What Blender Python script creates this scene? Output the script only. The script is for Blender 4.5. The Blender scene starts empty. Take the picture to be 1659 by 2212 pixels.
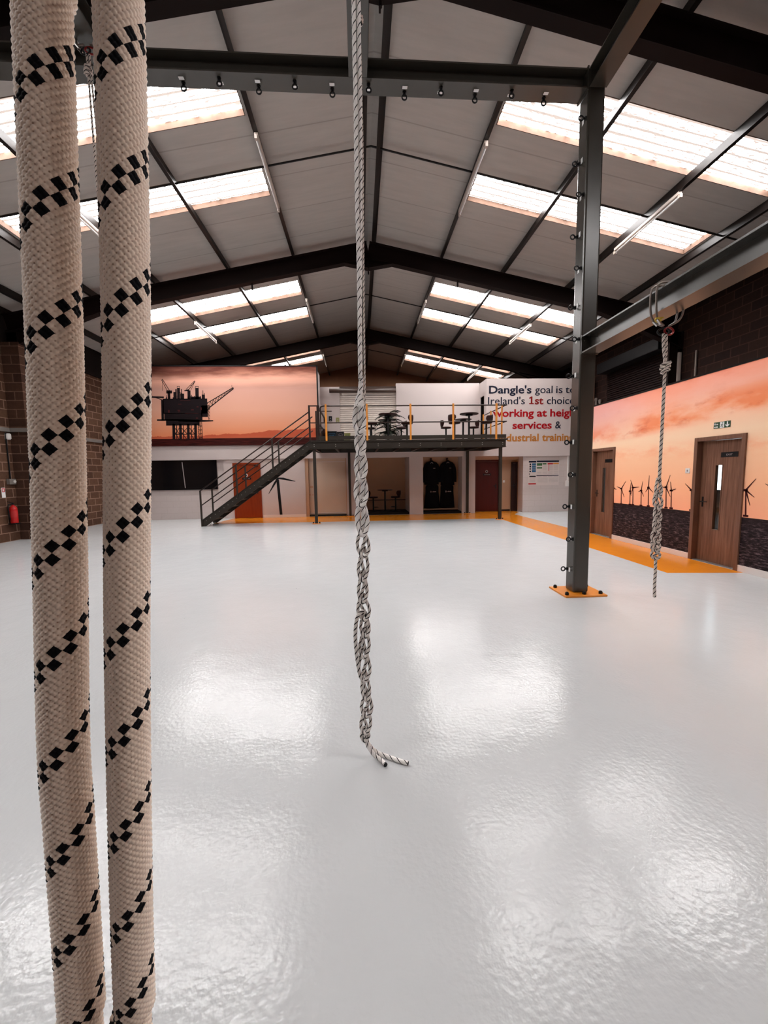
import bpy, bmesh, math, random
import numpy as np
from mathutils import Vector, Matrix
random.seed(7)
SC = bpy.context.scene
COL = SC.collection

# ------------------------------------------------------------------ camera, light, exposure
def make_camera():
    cam = bpy.data.cameras.new('camera')
    o = bpy.data.objects.new('camera', cam)
    COL.objects.link(o)
    cam.sensor_fit = 'HORIZONTAL'
    cam.sensor_width = 36.0
    cam.lens = 850.0 / 1659.0 * 36.0
    cam.clip_start = 0.02
    cam.clip_end = 200
    right = Vector((0.99798563, 0.0219475, 0.059523))     # world X, Y, Z seen in camera axes (x right, y up, z forward)
    wy = Vector((-0.06136343, 0.09584383, 0.99350314))
    wz = Vector((-0.01609999, 0.99515439, -0.09699754))
    cx = Vector((right[0], wy[0], wz[0])).normalized()
    cz = Vector((right[2], wy[2], wz[2])).normalized()
    cy = cx.cross(-cz) * -1
    cy = (-cz).cross(cx).normalized()
    m = Matrix((cx, cy, -cz)).transposed().to_4x4()
    m.translation = Vector((0, 0, 1.58))
    o.matrix_world = m
    SC.camera = o
make_camera()

SKY_STRENGTH = 5.6          # daylight coming through the rooflight sheets
SKY_TINT = (1.0, 0.972, 0.965)
SC.view_settings.view_transform = 'Standard'
SC.view_settings.look = 'None'
SC.view_settings.exposure = 2.5
SC.view_settings.gamma = 1.0
SC.view_settings.use_curve_mapping = False
w = bpy.data.worlds.new('world'); SC.world = w; w.use_nodes = True
w.node_tree.nodes['Background'].inputs[0].default_value = (0.75, 0.82, 0.9, 1)
w.node_tree.nodes['Background'].inputs[1].default_value = 0.0
SC.cycles.use_denoising = True
SC.cycles.max_bounces = 8
SC.cycles.diffuse_bounces = 5
SC.cycles.glossy_bounces = 4
SC.cycles.transmission_bounces = 4
SC.cycles.transparent_max_bounces = 6
SC.cycles.sample_clamp_indirect = 6.0
SC.cycles.caustics_reflective = False
SC.cycles.caustics_refractive = False

# ------------------------------------------------------------------ materials
def lin(c):
    return c / 12.92 if c <= 0.04045 else ((c + 0.055) / 1.055) ** 2.4
def hexc(h):
    h = h.lstrip('#')
    return tuple(lin(int(h[i:i + 2], 16) / 255) for i in (0, 2, 4)) + (1.0,)
class NT:
    """small helper around a node tree"""
    def __init__(s, name):
        s.m = bpy.data.materials.new(name); s.m.use_nodes = True
        s.t = s.m.node_tree; s.n = s.t.nodes; s.l = s.t.links
        s.b = s.n['Principled BSDF']
    def node(s, typ, **kw):
        nd = s.n.new(typ)
        for k, v in kw.items(): setattr(nd, k, v)
        return nd
    def link(s, a, b): s.l.new(a, b)
    def math(s, op, a, b=None, c=None):
        nd = s.node('ShaderNodeMath', operation=op)
        for i, v in enumerate((a, b, c)):
            if v is None: continue
            if isinstance(v, (int, float)): nd.inputs[i].default_value = v
            else: s.link(v, nd.inputs[i])
        return nd.outputs[0]
    def mix(s, fac, a, b, blend='MIX'):
        nd = s.node('ShaderNodeMix', data_type='RGBA', blend_type=blend)
        for sock, v in ((nd.inputs[0], fac), (nd.inputs[6], a), (nd.inputs[7], b)):
            if isinstance(v, (int, float)): sock.default_value = v
            elif isinstance(v, tuple): sock.default_value = v if len(v) == 4 else v + (1.0,)
            else: s.link(v, sock)
        return nd.outputs[2]
    def ramp(s, fac, stops, interp='LINEAR'):
        nd = s.node('ShaderNodeValToRGB'); cr = nd.color_ramp; cr.interpolation = interp
        while len(cr.elements) < len(stops): cr.elements.new(0.5)
        for e, (p, c) in zip(cr.elements, stops):
            e.position = p; e.color = c if isinstance(c, tuple) else (c, c, c, 1)
        s.link(fac, nd.inputs[0]); return nd.outputs[0]
    def world(s):
        g = s.node('ShaderNodeNewGeometry'); sp = s.node('ShaderNodeSeparateXYZ')
        s.link(g.outputs['Position'], sp.inputs[0]); return g.outputs['Position'], sp.outputs
    def comb(s, x, y, z):
        nd = s.node('ShaderNodeCombineXYZ')
        for i, v in enumerate((x, y, z)):
            if isinstance(v, (int, float)): nd.inputs[i].default_value = v
            else: s.link(v, nd.inputs[i])
        return nd.outputs[0]
    def noise(s, vec, scale, detail=2.0, rough=0.5):
        nd = s.node('ShaderNodeTexNoise'); nd.inputs['Scale'].default_value = scale
        nd.inputs['Detail'].default_value = detail; nd.inputs['Roughness'].default_value = rough
        if vec is not None: s.link(vec, nd.inputs['Vector'])
        return nd.outputs['Fac']
    def bump(s, h, strength, dist):
        nd = s.node('ShaderNodeBump'); nd.inputs['Strength'].default_value = strength; nd.inputs['Distance'].default_value = dist
        s.link(h, nd.inputs['Height']); s.link(nd.outputs[0], s.b.inputs['Normal'])
    def set(s, col=None, rough=None, metal=None, spec=None):
        if col is not None:
            if isinstance(col, tuple): s.b.inputs['Base Color'].default_value = col if len(col) == 4 else col + (1.0,)
            else: s.link(col, s.b.inputs['Base Color'])
        if rough is not None:
            if isinstance(rough, (int, float)): s.b.inputs['Roughness'].default_value = rough
            else: s.link(rough, s.b.inputs['Roughness'])
        if metal is not None: s.b.inputs['Metallic'].default_value = metal
        if spec is not None: s.b.inputs['Specular IOR Level'].default_value = spec
        return s.m

def plain(name, col, rough=0.5, metal=0.0, var=0.12, scale=6.0, spec=0.5):
    t = NT(name); p, _ = t.world()
    n = t.noise(p, scale, 3)
    f = t.math('MULTIPLY_ADD', n, 2 * var, 1 - var)
    c = tuple(col[:3])
    nd = t.node('ShaderNodeVectorMath', operation='SCALE'); nd.inputs[0].default_value = c
    t.link(f, nd.inputs['Scale'])
    t.set(nd.outputs[0], rough, metal, spec)
    return t.m

M = {}
M['steel'] = plain('rafter_steel_paint', (0.008, 0.0030, 0.0024), 0.6, spec=0.12)
M['purlin'] = plain('purlin_steel', (0.010, 0.007, 0.006), 0.4, 0.0, spec=0.3)
M['rig'] = plain('frame_steel_paint', (0.042, 0.037, 0.030), 0.26, 0.0, 0.08, spec=0.6)
M['mezz'] = plain('mezzanine_steel', (0.026, 0.020, 0.015), 0.45, spec=0.3)
M['rail'] = plain('rail_steel', (0.025, 0.012, 0.009), 0.45, spec=0.25)
M['orange'] = plain('orange_paint', (0.72, 0.24, 0.02), 0.35)
M['guard'] = plain('orange_guard_paint', (0.70, 0.26, 0.03), 0.45)
M['black'] = plain('black_plastic', (0.004, 0.004, 0.005), 0.45, spec=0.25)
M['dark'] = plain('dark_void', (0.012, 0.008, 0.007), 0.7, spec=0.1)
M['white'] = plain('white_plaster', (0.54, 0.465, 0.445), 0.6, 0, 0.04, 1.5, 0.2)
M['skirt'] = plain('white_gloss_trim', (0.72, 0.65, 0.62), 0.35, 0, 0.03)
M['cream'] = plain('cream_door_panel', (0.50, 0.385, 0.30), 0.5, 0, 0.05, 2, 0.3)
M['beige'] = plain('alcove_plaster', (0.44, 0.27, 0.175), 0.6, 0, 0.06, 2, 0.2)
M['plastic'] = plain('white_plastic', (0.75, 0.72, 0.70), 0.4, 0, 0.03)
M['lamp'] = plain('lamp_body_white', (0.50, 0.42, 0.37), 0.35, 0, 0.05)
M['galv'] = plain('galvanised_steel', (0.30, 0.28, 0.26), 0.45, 0.6)
M['wire'] = plain('wire_rope', (0.20, 0.16, 0.14), 0.4, 0.5)
M['chrome'] = plain('bright_steel', (0.5, 0.48, 0.46), 0.25, 0.9)
M['redlink'] = plain('red_anodised', (0.22, 0.01, 0.01), 0.35, 0.3)
M['yellow'] = plain('yellow_tape', (0.55, 0.38, 0.03), 0.5)
M['tag'] = plain('tag_white', (0.80, 0.80, 0.80), 0.4, 0, 0.02)
M['red'] = plain('extinguisher_red', (0.42, 0.008, 0.008), 0.3)
M['stool'] = plain('stool_shell', (0.030, 0.010, 0.009), 0.4, spec=0.1)
M['coat'] = plain('black_workwear', (0.004, 0.004, 0.006), 0.85, spec=0.1)
M['leaf'] = plain('dark_palm_leaf', (0.012, 0.016, 0.010), 0.5, spec=0.1)
M['crate'] = plain('crate_black', (0.012, 0.012, 0.016), 0.5, spec=0.1)
M['crateg'] = plain('crate_olive', (0.22, 0.21, 0.06), 0.5)
M['brownduct'] = plain('brown_duct', (0.050, 0.026, 0.018), 0.45)
M['gable'] = plain('gable_board', (0.30, 0.13, 0.062), 0.7)
M['navy'] = plain('lettering_navy', (0.012, 0.014, 0.028), 0.5, spec=0.1)
M['letter_red'] = plain('lettering_red', (0.33, 0.006, 0.010), 0.5, spec=0.1)
M['letter_maroon'] = plain('lettering_maroon', (0.20, 0.014, 0.012), 0.5, spec=0.1)
M['letter_orange'] = plain('lettering_orange', (0.42, 0.16, 0.03), 0.5, spec=0.1)
M['print'] = plain('print_ink_dark', (0.010, 0.006, 0.007), 0.75, spec=0.1)
M['turb'] = plain('print_ink_maroon', (0.060, 0.012, 0.012), 0.75, spec=0.1)
M['green'] = plain('sign_green', (0.010, 0.055, 0.022), 0.4)
M['blue'] = plain('print_blue', (0.02, 0.10, 0.20), 0.5)
M['pgreen'] = plain('print_green', (0.03, 0.10, 0.03), 0.5)
M['pred'] = plain('print_red', (0.45, 0.02, 0.02), 0.5)
M['porange'] = plain('print_orange', (0.65, 0.25, 0.04), 0.5)
M['paper'] = plain('poster_paper', (0.62, 0.53, 0.50), 0.5, 0, 0.03)
M['grey'] = plain('print_grey', (0.32, 0.27, 0.27), 0.5)
M['shutter'] = plain('shutter_slats', (0.016, 0.008, 0.007), 0.5, spec=0.1)
M['lining'] = plain('timber_lining', (0.13, 0.078, 0.056), 0.6, 0, 0.3, 9, 0.1)
M['paleshutter'] = plain('pale_shutter', (0.60, 0.52, 0.46), 0.5)

def floor_mat(name, base, rough):
    t = NT(name); p, xyz = t.world()
    n1 = t.noise(p, 0.6, 4, 0.6); n2 = t.noise(p, 7.0, 3)
    f = t.math('MULTIPLY_ADD', n1, 0.16, 0.92)
    nd = t.node('ShaderNodeVectorMath', operation='SCALE'); nd.inputs[0].default_value = base[:3]; t.link(f, nd.inputs['Scale'])
    vor = t.node('ShaderNodeTexVoronoi'); vor.inputs['Scale'].default_value = 1.7; t.link(p, vor.inputs['Vector'])
    speck = t.math('LESS_THAN', vor.outputs['Distance'], 0.012)
    c = t.mix(t.math('MULTIPLY', speck, 0.7), nd.outputs[0], (0.10, 0.085, 0.08))
    r = t.math('MULTIPLY_ADD', n2, 0.06, rough)
    t.set(c, r, 0.0, 0.33)
    s1 = t.noise(p, 42.0, 2, 0.45); s2 = t.noise(p, 5.0, 2, 0.5)
    h = t.math('ADD', t.math('MULTIPLY', s1, 0.0013), t.math('MULTIPLY', s2, 0.0030))
    t.bump(h, 1.0, 1.0)
    return t.m
M['floor'] = floor_mat('grey_epoxy_floor', (0.56, 0.575, 0.585), 0.125)
M['path'] = floor_mat('orange_epoxy_path', (0.74, 0.24, 0.015), 0.12)

def ceiling_mat():
    t = NT('roof_liner_panel'); p, xyz = t.world()
    fy = t.math('FRACT', t.math('MULTIPLY', xyz[1], 1 / 1.0))
    seam = t.math('LESS_THAN', t.math('ABSOLUTE', t.math('SUBTRACT', fy, 0.5)), 0.012)
    n = t.noise(t.comb(t.math('MULTIPLY', xyz[0], 1.2), t.math('MULTIPLY', xyz[1], 9.0), xyz[2]), 1.0, 4, 0.6)
    f = t.math('MULTIPLY_ADD', n, 0.30, 0.85)
    nd = t.node('ShaderNodeVectorMath', operation='SCALE'); nd.inputs[0].default_value = (0.44, 0.405, 0.375); t.link(f, nd.inputs['Scale'])
    c = t.mix(t.math('MULTIPLY', seam, 0.35), nd.outputs[0], (0.14, 0.11, 0.09))
    return t.set(c, 0.55)
M['ceiling'] = ceiling_mat()

def rooflight_mat():
    t = NT('rooflight_sheet_daylight'); p, xyz = t.world()
    # ribs run across the strip, dirt gathers along them
    wob = t.math('MULTIPLY', t.noise(t.comb(t.math('MULTIPLY', xyz[0], 1.5), 0.0, 0.0), 1.0, 2), 0.25)
    rib = t.math('ABSOLUTE', t.math('SUBTRACT', t.math('FRACT', t.math('ADD', t.math('MULTIPLY', xyz[1], 6.2), wob)), 0.5))
    n = t.noise(t.comb(t.math('MULTIPLY', xyz[0], 7.0), t.math('MULTIPLY', xyz[1], 24.0), 0.0), 1.0, 5, 0.7)
    n2 = t.noise(t.comb(t.math('MULTIPLY', xyz[0], 0.4), t.math('MULTIPLY', xyz[1], 14.0), 0.0), 1.0, 3, 0.6)
    lw = t.math('MULTIPLY', t.ramp(n2, [(0.35, 0.0), (0.65, 1.0)]), 0.10)
    line = t.ramp(t.math('SUBTRACT', rib, lw), [(0.0, 0.020), (0.05, 0.028), (0.09, 1.0), (1.0, 1.0)])
    dirt = t.ramp(n, [(0.0, 0.016), (0.43, 0.024), (0.46, 0.05), (0.485, 1.0), (1.0, 1.0)])
    v = t.math('MINIMUM', line, dirt)
    v = t.math('MULTIPLY', v, SKY_STRENGTH)
    e = t.mix(t.math('MINIMUM', v, 1.0), (1.0, 0.84, 0.76), SKY_TINT)
    t.b.inputs['Base Color'].default_value = (0.5, 0.45, 0.4, 1)
    t.b.inputs['Roughness'].default_value = 0.6
    t.link(e, t.b.inputs['Emission Color']); t.link(v, t.b.inputs['Emission Strength'])
    return t.m
M['rooflight'] = rooflight_mat()

def block_mat(name, horiz, c1, c2, mortar, msize=0.012, bw=0.45, bh=0.225, rough=0.85, bump=0.4, grime=0.45):
    """blockwork; horiz = 0 when the wall runs along X, 1 when it runs along Y"""
    t = NT(name); p, xyz = t.world()
    vec = t.comb(xyz[horiz], xyz[2], 0.0)
    b = t.node('ShaderNodeTexBrick'); b.offset = 0.5
    b.inputs['Color1'].default_value = c1 + (1,); b.inputs['Color2'].default_value = c2 + (1,); b.inputs['Mortar'].default_value = mortar + (1,)
    b.inputs['Scale'].default_value = 1.0; b.inputs['Mortar Size'].default_value = msize; b.inputs['Mortar Smooth'].default_value = 0.2
    b.inputs['Brick Width'].default_value = bw; b.inputs['Row Height'].default_value = bh; b.inputs['Bias'].default_value = -0.1
    t.link(vec, b.inputs['Vector'])
    n = t.noise(p, 14, 5, 0.7)
    c = t.mix(grime, b.outputs['Color'], t.ramp(n, [(0.25, (0.25, 0.25, 0.25, 1)), (0.75, (1, 1, 1, 1))]), 'MULTIPLY')
    t.set(c, rough, 0, 0.2)
    h = t.math('SUBTRACT', t.math('MULTIPLY', n, 0.3), b.outputs['Fac'])
    t.bump(h, bump, 0.01)
    return t.m
M['blockY'] = block_mat('brown_blockwork', 1, (0.125, 0.062, 0.036), (0.072, 0.032, 0.019), (0.30, 0.18, 0.13))
M['blockX'] = block_mat('brown_blockwork_across', 0, (0.085, 0.040, 0.024), (0.050, 0.022, 0.014), (0.18, 0.10, 0.07))
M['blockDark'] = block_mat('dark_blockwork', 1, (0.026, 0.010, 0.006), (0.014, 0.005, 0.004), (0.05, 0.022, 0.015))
M['whiteblock'] = block_mat('white_painted_blockwork', 0, (0.575, 0.495, 0.472), (0.565, 0.487, 0.463), (0.53, 0.45, 0.42), 0.008, 0.45, 0.225, 0.55, 0.12, 0.06)

def wood_mat(name, axis, c1, c2, rough=0.4):
    t = NT(name); p, xyz = t.world()
    vec = t.comb(t.math('MULTIPLY', xyz[axis], 26.0), t.math('MULTIPLY', xyz[2], 1.1), 0.0)
    n = t.noise(vec, 1.0, 5, 0.6)
    n2 = t.noise(t.comb(t.math('MULTIPLY', xyz[axis], 120.0), t.math('MULTIPLY', xyz[2], 4.0), 0.0), 1.0, 2)
    f = t.math('ADD', t.math('MULTIPLY', n, 0.8), t.math('MULTIPLY', n2, 0.2))
    c = t.ramp(f, [(0.3, c1 + (1,)), (0.7, c2 + (1,))])
    return t.set(c, rough, 0, 0.25)
M['wood'] = wood_mat('walnut_veneer', 1, (0.085, 0.034, 0.020), (0.27, 0.135, 0.085))
M['woodframe'] = wood_mat('walnut_frame', 1, (0.13, 0.060, 0.038), (0.22, 0.11, 0.072))
M['orangedoor'] = wood_mat('orange_stained_door', 0, (0.19, 0.025, 0.005), (0.26, 0.038, 0.008), 0.35)
M['reddoor'] = wood_mat('red_brown_door', 0, (0.050, 0.0045, 0.0035), (0.070, 0.006, 0.0045), 0.4)
M['browndoor'] = wood_mat('dark_brown_door', 0, (0.014, 0.0035, 0.0025), (0.022, 0.005, 0.0035), 0.5)

def mural_right_mat():
    t = NT('sunset_sea_mural'); p, xyz = t.world()
    # printed sunset: pale peach low down, salmon cloud bands above, pink at the top
    k1 = t.noise(t.comb(0.0, t.math('MULTIPLY', xyz[1], 0.55), t.math('MULTIPLY', xyz[2], 1.5)), 1.6, 6, 0.55)
    k2 = t.noise(t.comb(3.1, t.math('MULTIPLY', xyz[1], 0.9), t.math('MULTIPLY', xyz[2], 2.4)), 1.9, 6, 0.6)
    z = xyz[2]
    zn = t.math('DIVIDE', z, 3.2)
    base = t.ramp(zn, [(0.25, hexc('#ffb08c')), (0.40, hexc('#ffbd94')), (0.55, hexc('#ffc9a2')), (0.68, hexc('#ffdab8')), (0.80, hexc('#ffc4a4')), (0.90, hexc('#ffbca6')), (1.0, hexc('#ff9f86'))])
    # cloud bank climbing away from the exit door, with darker cores
    lift = t.math('MULTIPLY_ADD', t.math('SUBTRACT', xyz[1], 6.0), -0.055, 2.52)
    dz = t.math('SUBTRACT', z, lift)
    up = t.ramp(t.math('MULTIPLY_ADD', dz, 1.0, 0.5), [(0.30, 0.0), (0.46, 1.0), (0.66, 0.9), (0.86, 0.15), (1.0, 0.30)])
    lo = t.ramp(t.math('MULTIPLY_ADD', t.math('SUBTRACT', z, 2.0), 1.0, 0.5), [(0.22, 0.0), (0.45, 0.7), (0.60, 0.0)])
    cl = t.ramp(k1, [(0.38, 0.0), (0.56, 1.0)]); cl2 = t.ramp(k2, [(0.44, 0.0), (0.62, 1.0)])
    c = t.mix(t.math('MULTIPLY', t.math('MULTIPLY', cl, up), 0.85), base, hexc('#f9874f'))
    c = t.mix(t.math('MULTIPLY', t.math('MULTIPLY', cl2, lo), 0.75), c, hexc('#fb9a6c'))
    dk = t.ramp(k2, [(0.54, 0.0), (0.70, 1.0)])
    c = t.mix(t.math('MULTIPLY', t.math('MULTIPLY', dk, up), 0.60), c, hexc('#d4512f'))
    pk = t.math('MULTIPLY', t.math('MINIMUM', t.math('MAXIMUM', t.math('MULTIPLY', t.math('SUBTRACT', xyz[1], 7.4), 0.6), 0.0), 1.0), t.math('MINIMUM', t.math('MAXIMUM', t.math('MULTIPLY', t.math('SUBTRACT', z, 2.1), 1.3), 0.0), 1.0))
    c = t.mix(t.math('MULTIPLY', pk, 0.55), c, hexc('#e3b0b0'))
    # sea
    s = t.noise(t.comb(0.0, t.math('MULTIPLY', xyz[1], 5.0), t.math('MULTIPLY', xyz[2], 26.0)), 1.6, 5, 0.75)
    sea = t.ramp(s, [(0.40, (0.006, 0.004, 0.006, 1)), (0.52, (0.022, 0.014, 0.018, 1)), (0.64, (0.16, 0.11, 0.12, 1)), (0.8, (0.26, 0.19, 0.19, 1))])
    shore = t.math('MINIMUM', t.math('MAXIMUM', t.math('MULTIPLY', t.math('SUBTRACT', 0.85, z), 4.0), 0.0), 1.0)
    sea = t.mix(shore, (0.018, 0.010, 0.012), sea)
    c = t.mix(t.math('LESS_THAN', z, 0.835), c, sea)
    return t.set(c, 0.6, 0, 0.15)
M['mural'] = mural_right_mat()

def mural_back_mat():
    t = NT('oil_rig_sunset_mural'); p, xyz = t.world()
    z = t.math('DIVIDE', t.math('SUBTRACT', xyz[2], 2.7), 2.82)
    x = t.math('DIVIDE', t.math('ADD', xyz[0], 7.6), 6.1)
    base = t.ramp(z, [(0.09, hexc('#e2956e')), (0.13, hexc('#dc845c')), (0.24, hexc('#dc9472')), (0.45, hexc('#d7a089')), (0.72, hexc('#c9998a')), (0.80, hexc('#d8a38f')), (0.90, hexc('#d08e76')), (1.0, hexc('#7e4438'))])
    k = t.noise(t.comb(t.math('MULTIPLY', xyz[0], 0.35), 0.0, t.math('MULTIPLY', xyz[2], 2.2)), 1.5, 5, 0.6)
    top = t.ramp(z, [(0.70, 0.0), (0.95, 1.0)])
    lft = t.ramp(x, [(0.0, 1.0), (0.55, 0.35), (1.0, 0.15)])
    cl = t.ramp(k, [(0.42, 0.0), (0.58, 1.0)])
    c = t.mix(t.math('MULTIPLY', t.math('MULTIPLY', top, cl), 0.75), base, hexc('#5a241e'))
    c = t.mix(t.math('MULTIPLY', t.math('MULTIPLY', top, lft), 0.8), c, hexc('#3a1512'))
    glow = t.ramp(t.math('ABSOLUTE', t.math('SUBTRACT', t.math('ADD', z, t.math('MULTIPLY', k, 0.10)), t.math('MULTIPLY_ADD', x, 0.05, 0.845))), [(0.0, 0.8), (0.09, 0.0)])
    c = t.mix(t.math('MULTIPLY', glow, 0.9), c, hexc('#f0b29c'))
    # hills low on the horizon, printed
    hx = t.noise(t.comb(t.math('MULTIPLY', xyz[0], 1.1), 7.0, 0.0), 1.2, 6, 0.65)
    hh = t.math('MULTIPLY_ADD', t.math('MULTIPLY', x, x), 0.10, t.math('MULTIPLY', hx, 0.10))
    hill = t.math('LESS_THAN', t.math('SUBTRACT', z, 0.085), t.math('SUBTRACT', hh, 0.012))
    c = t.mix(t.math('MULTIPLY', hill, 0.75), c, hexc('#a83a24'))
    sea = t.ramp(t.noise(t.comb(t.math('MULTIPLY', xyz[0], 1.5), 0.0, t.math('MULTIPLY', xyz[2], 22)), 1.5, 4), [(0.35, hexc('#220908')), (0.7, hexc('#4e1c18'))])
    c = t.mix(t.math('LESS_THAN', z, 0.092), c, sea)
    return t.set(c, 0.6, 0, 0.1)
M['rigmural'] = mural_back_mat()

def rope_braid_mat(name, phase, step, n=10, period=8):
    t = NT(name)
    uv = t.node('ShaderNodeUVMap'); sp = t.node('ShaderNodeSeparateXYZ'); t.link(uv.outputs[0], sp.inputs[0])
    u, v = sp.outputs[0], sp.outputs[1]
    nu = t.math('MULTIPLY', u, float(n)); vs = t.math('DIVIDE', t.math('SUBTRACT', v, phase), step)
    fa = t.math('FLOOR', t.math('SUBTRACT', nu, vs)); fb = t.math('FLOOR', t.math('ADD', nu, vs))
    ia = t.math('FLOORED_MODULO', fa, float(period))
    tracer = t.math('LESS_THAN', ia, 1.5)
    par = t.math('FLOORED_MODULO', t.math('ADD', fa, fb), 2.0)
    over = t.math('LESS_THAN', par, 0.5)
    blk = t.math('MULTIPLY', tracer, over)
    n1 = t.noise(uv.outputs[0], 260.0, 3)
    ga = t.math('ABSOLUTE', t.math('SUBTRACT', t.math('FRACT', t.math('MULTIPLY', t.math('SUBTRACT', nu, vs), 2.0)), 0.5))
    gb = t.math('ABSOLUTE', t.math('SUBTRACT', t.math('FRACT', t.math('MULTIPLY', t.math('ADD', nu, vs), 2.0)), 0.5))
    pit = t.math('MULTIPLY', t.ramp(ga, [(0.26, 0.0), (0.46, 1.0)]), t.ramp(gb, [(0.26, 0.0), (0.46, 1.0)]))
    white = t.mix(t.math('MULTIPLY', pit, t.ramp(t.noise(uv.outputs[0], 60.0, 2), [(0.35, 0.25), (0.65, 0.95)])), (0.95, 0.79, 0.65), (0.38, 0.18, 0.09))
    white = t.mix(t.math('MULTIPLY', n1, 0.12), white, (0.72, 0.52, 0.38))
    c = t.mix(blk, white, (0.004, 0.004, 0.006))
    t.set(c, 0.9, 0, 0.15)
    t.link(t.math('MULTIPLY_ADD', blk, -0.85, 0.9), t.b.inputs['Sheen Weight']); t.b.inputs['Sheen Roughness'].default_value = 0.45
    return t.m

def rope_small_mat(name, white, pitch, frac, starts=1):
    t = NT(name)
    uv = t.node('ShaderNodeUVMap'); sp = t.node('ShaderNodeSeparateXYZ'); t.link(uv.outputs[0], sp.inputs[0])
    u, v = sp.outputs[0], sp.outputs[1]
    a = t.math('FRACT', t.math('SUBTRACT', t.math('MULTIPLY', u, float(starts)), t.math('DIVIDE', v, pitch)))
    blk = t.math('LESS_THAN', a, frac)
    br = t.math('MULTIPLY', t.math('SINE', t.math('ADD', t.math('MULTIPLY', u, 50.27), t.math('MULTIPLY', v, 900.0))), t.math('SINE', t.math('SUBTRACT', t.math('MULTIPLY', u, 50.27), t.math('MULTIPLY', v, 900.0))))
    c0 = t.mix(t.math('MULTIPLY_ADD', br, 0.2, 0.2), white, tuple(x * 0.6 for x in white))
    c = t.mix(blk, c0, (0.010, 0.009, 0.011))
    t.set(c, 0.85, 0, 0.2)
    return t.m
M['rope_center'] = rope_small_mat('white_rope_black_fleck', (0.94, 0.90, 0.87), 0.045, 0.16, 2)
M['rope_slim'] = rope_small_mat('white_rope_dense_fleck', (0.80, 0.74, 0.70), 0.033, 0.27, 2)
M['rope_grey'] = rope_small_mat('grey_rope_black_fleck', (0.68, 0.58, 0.52), 0.046, 0.24, 2)

def glass_mat():
    t = NT('door_glass')
    tr = t.node('ShaderNodeBsdfTransparent'); tr.inputs[0].default_value = (0.85, 0.9, 0.9, 1)
    gl = t.node('ShaderNodeBsdfGlossy'); gl.inputs['Roughness'].default_value = 0.03
    mx = t.node('ShaderNodeMixShader'); mx.inputs[0].default_value = 0.06
    t.link(tr.outputs[0], mx.inputs[1]); t.link(gl.outputs[0], mx.inputs[2])
    out = [n for n in t.n if n.type == 'OUTPUT_MATERIAL'][0]
    t.link(mx.outputs[0], out.inputs[0]); return t.m
M['glass'] = glass_mat()
def emit_mat(name, col, s):
    t = NT(name); t.b.inputs['Emission Color'].default_value = col + (1,); t.b.inputs['Emission Strength'].default_value = s
    return t.m
M['daywindow'] = emit_mat('lit_window_pane', (0.75, 0.90, 1.0), 1.1)
M['screen'] = plain('black_screen_glass', (0.004, 0.004, 0.005), 0.12)

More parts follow.
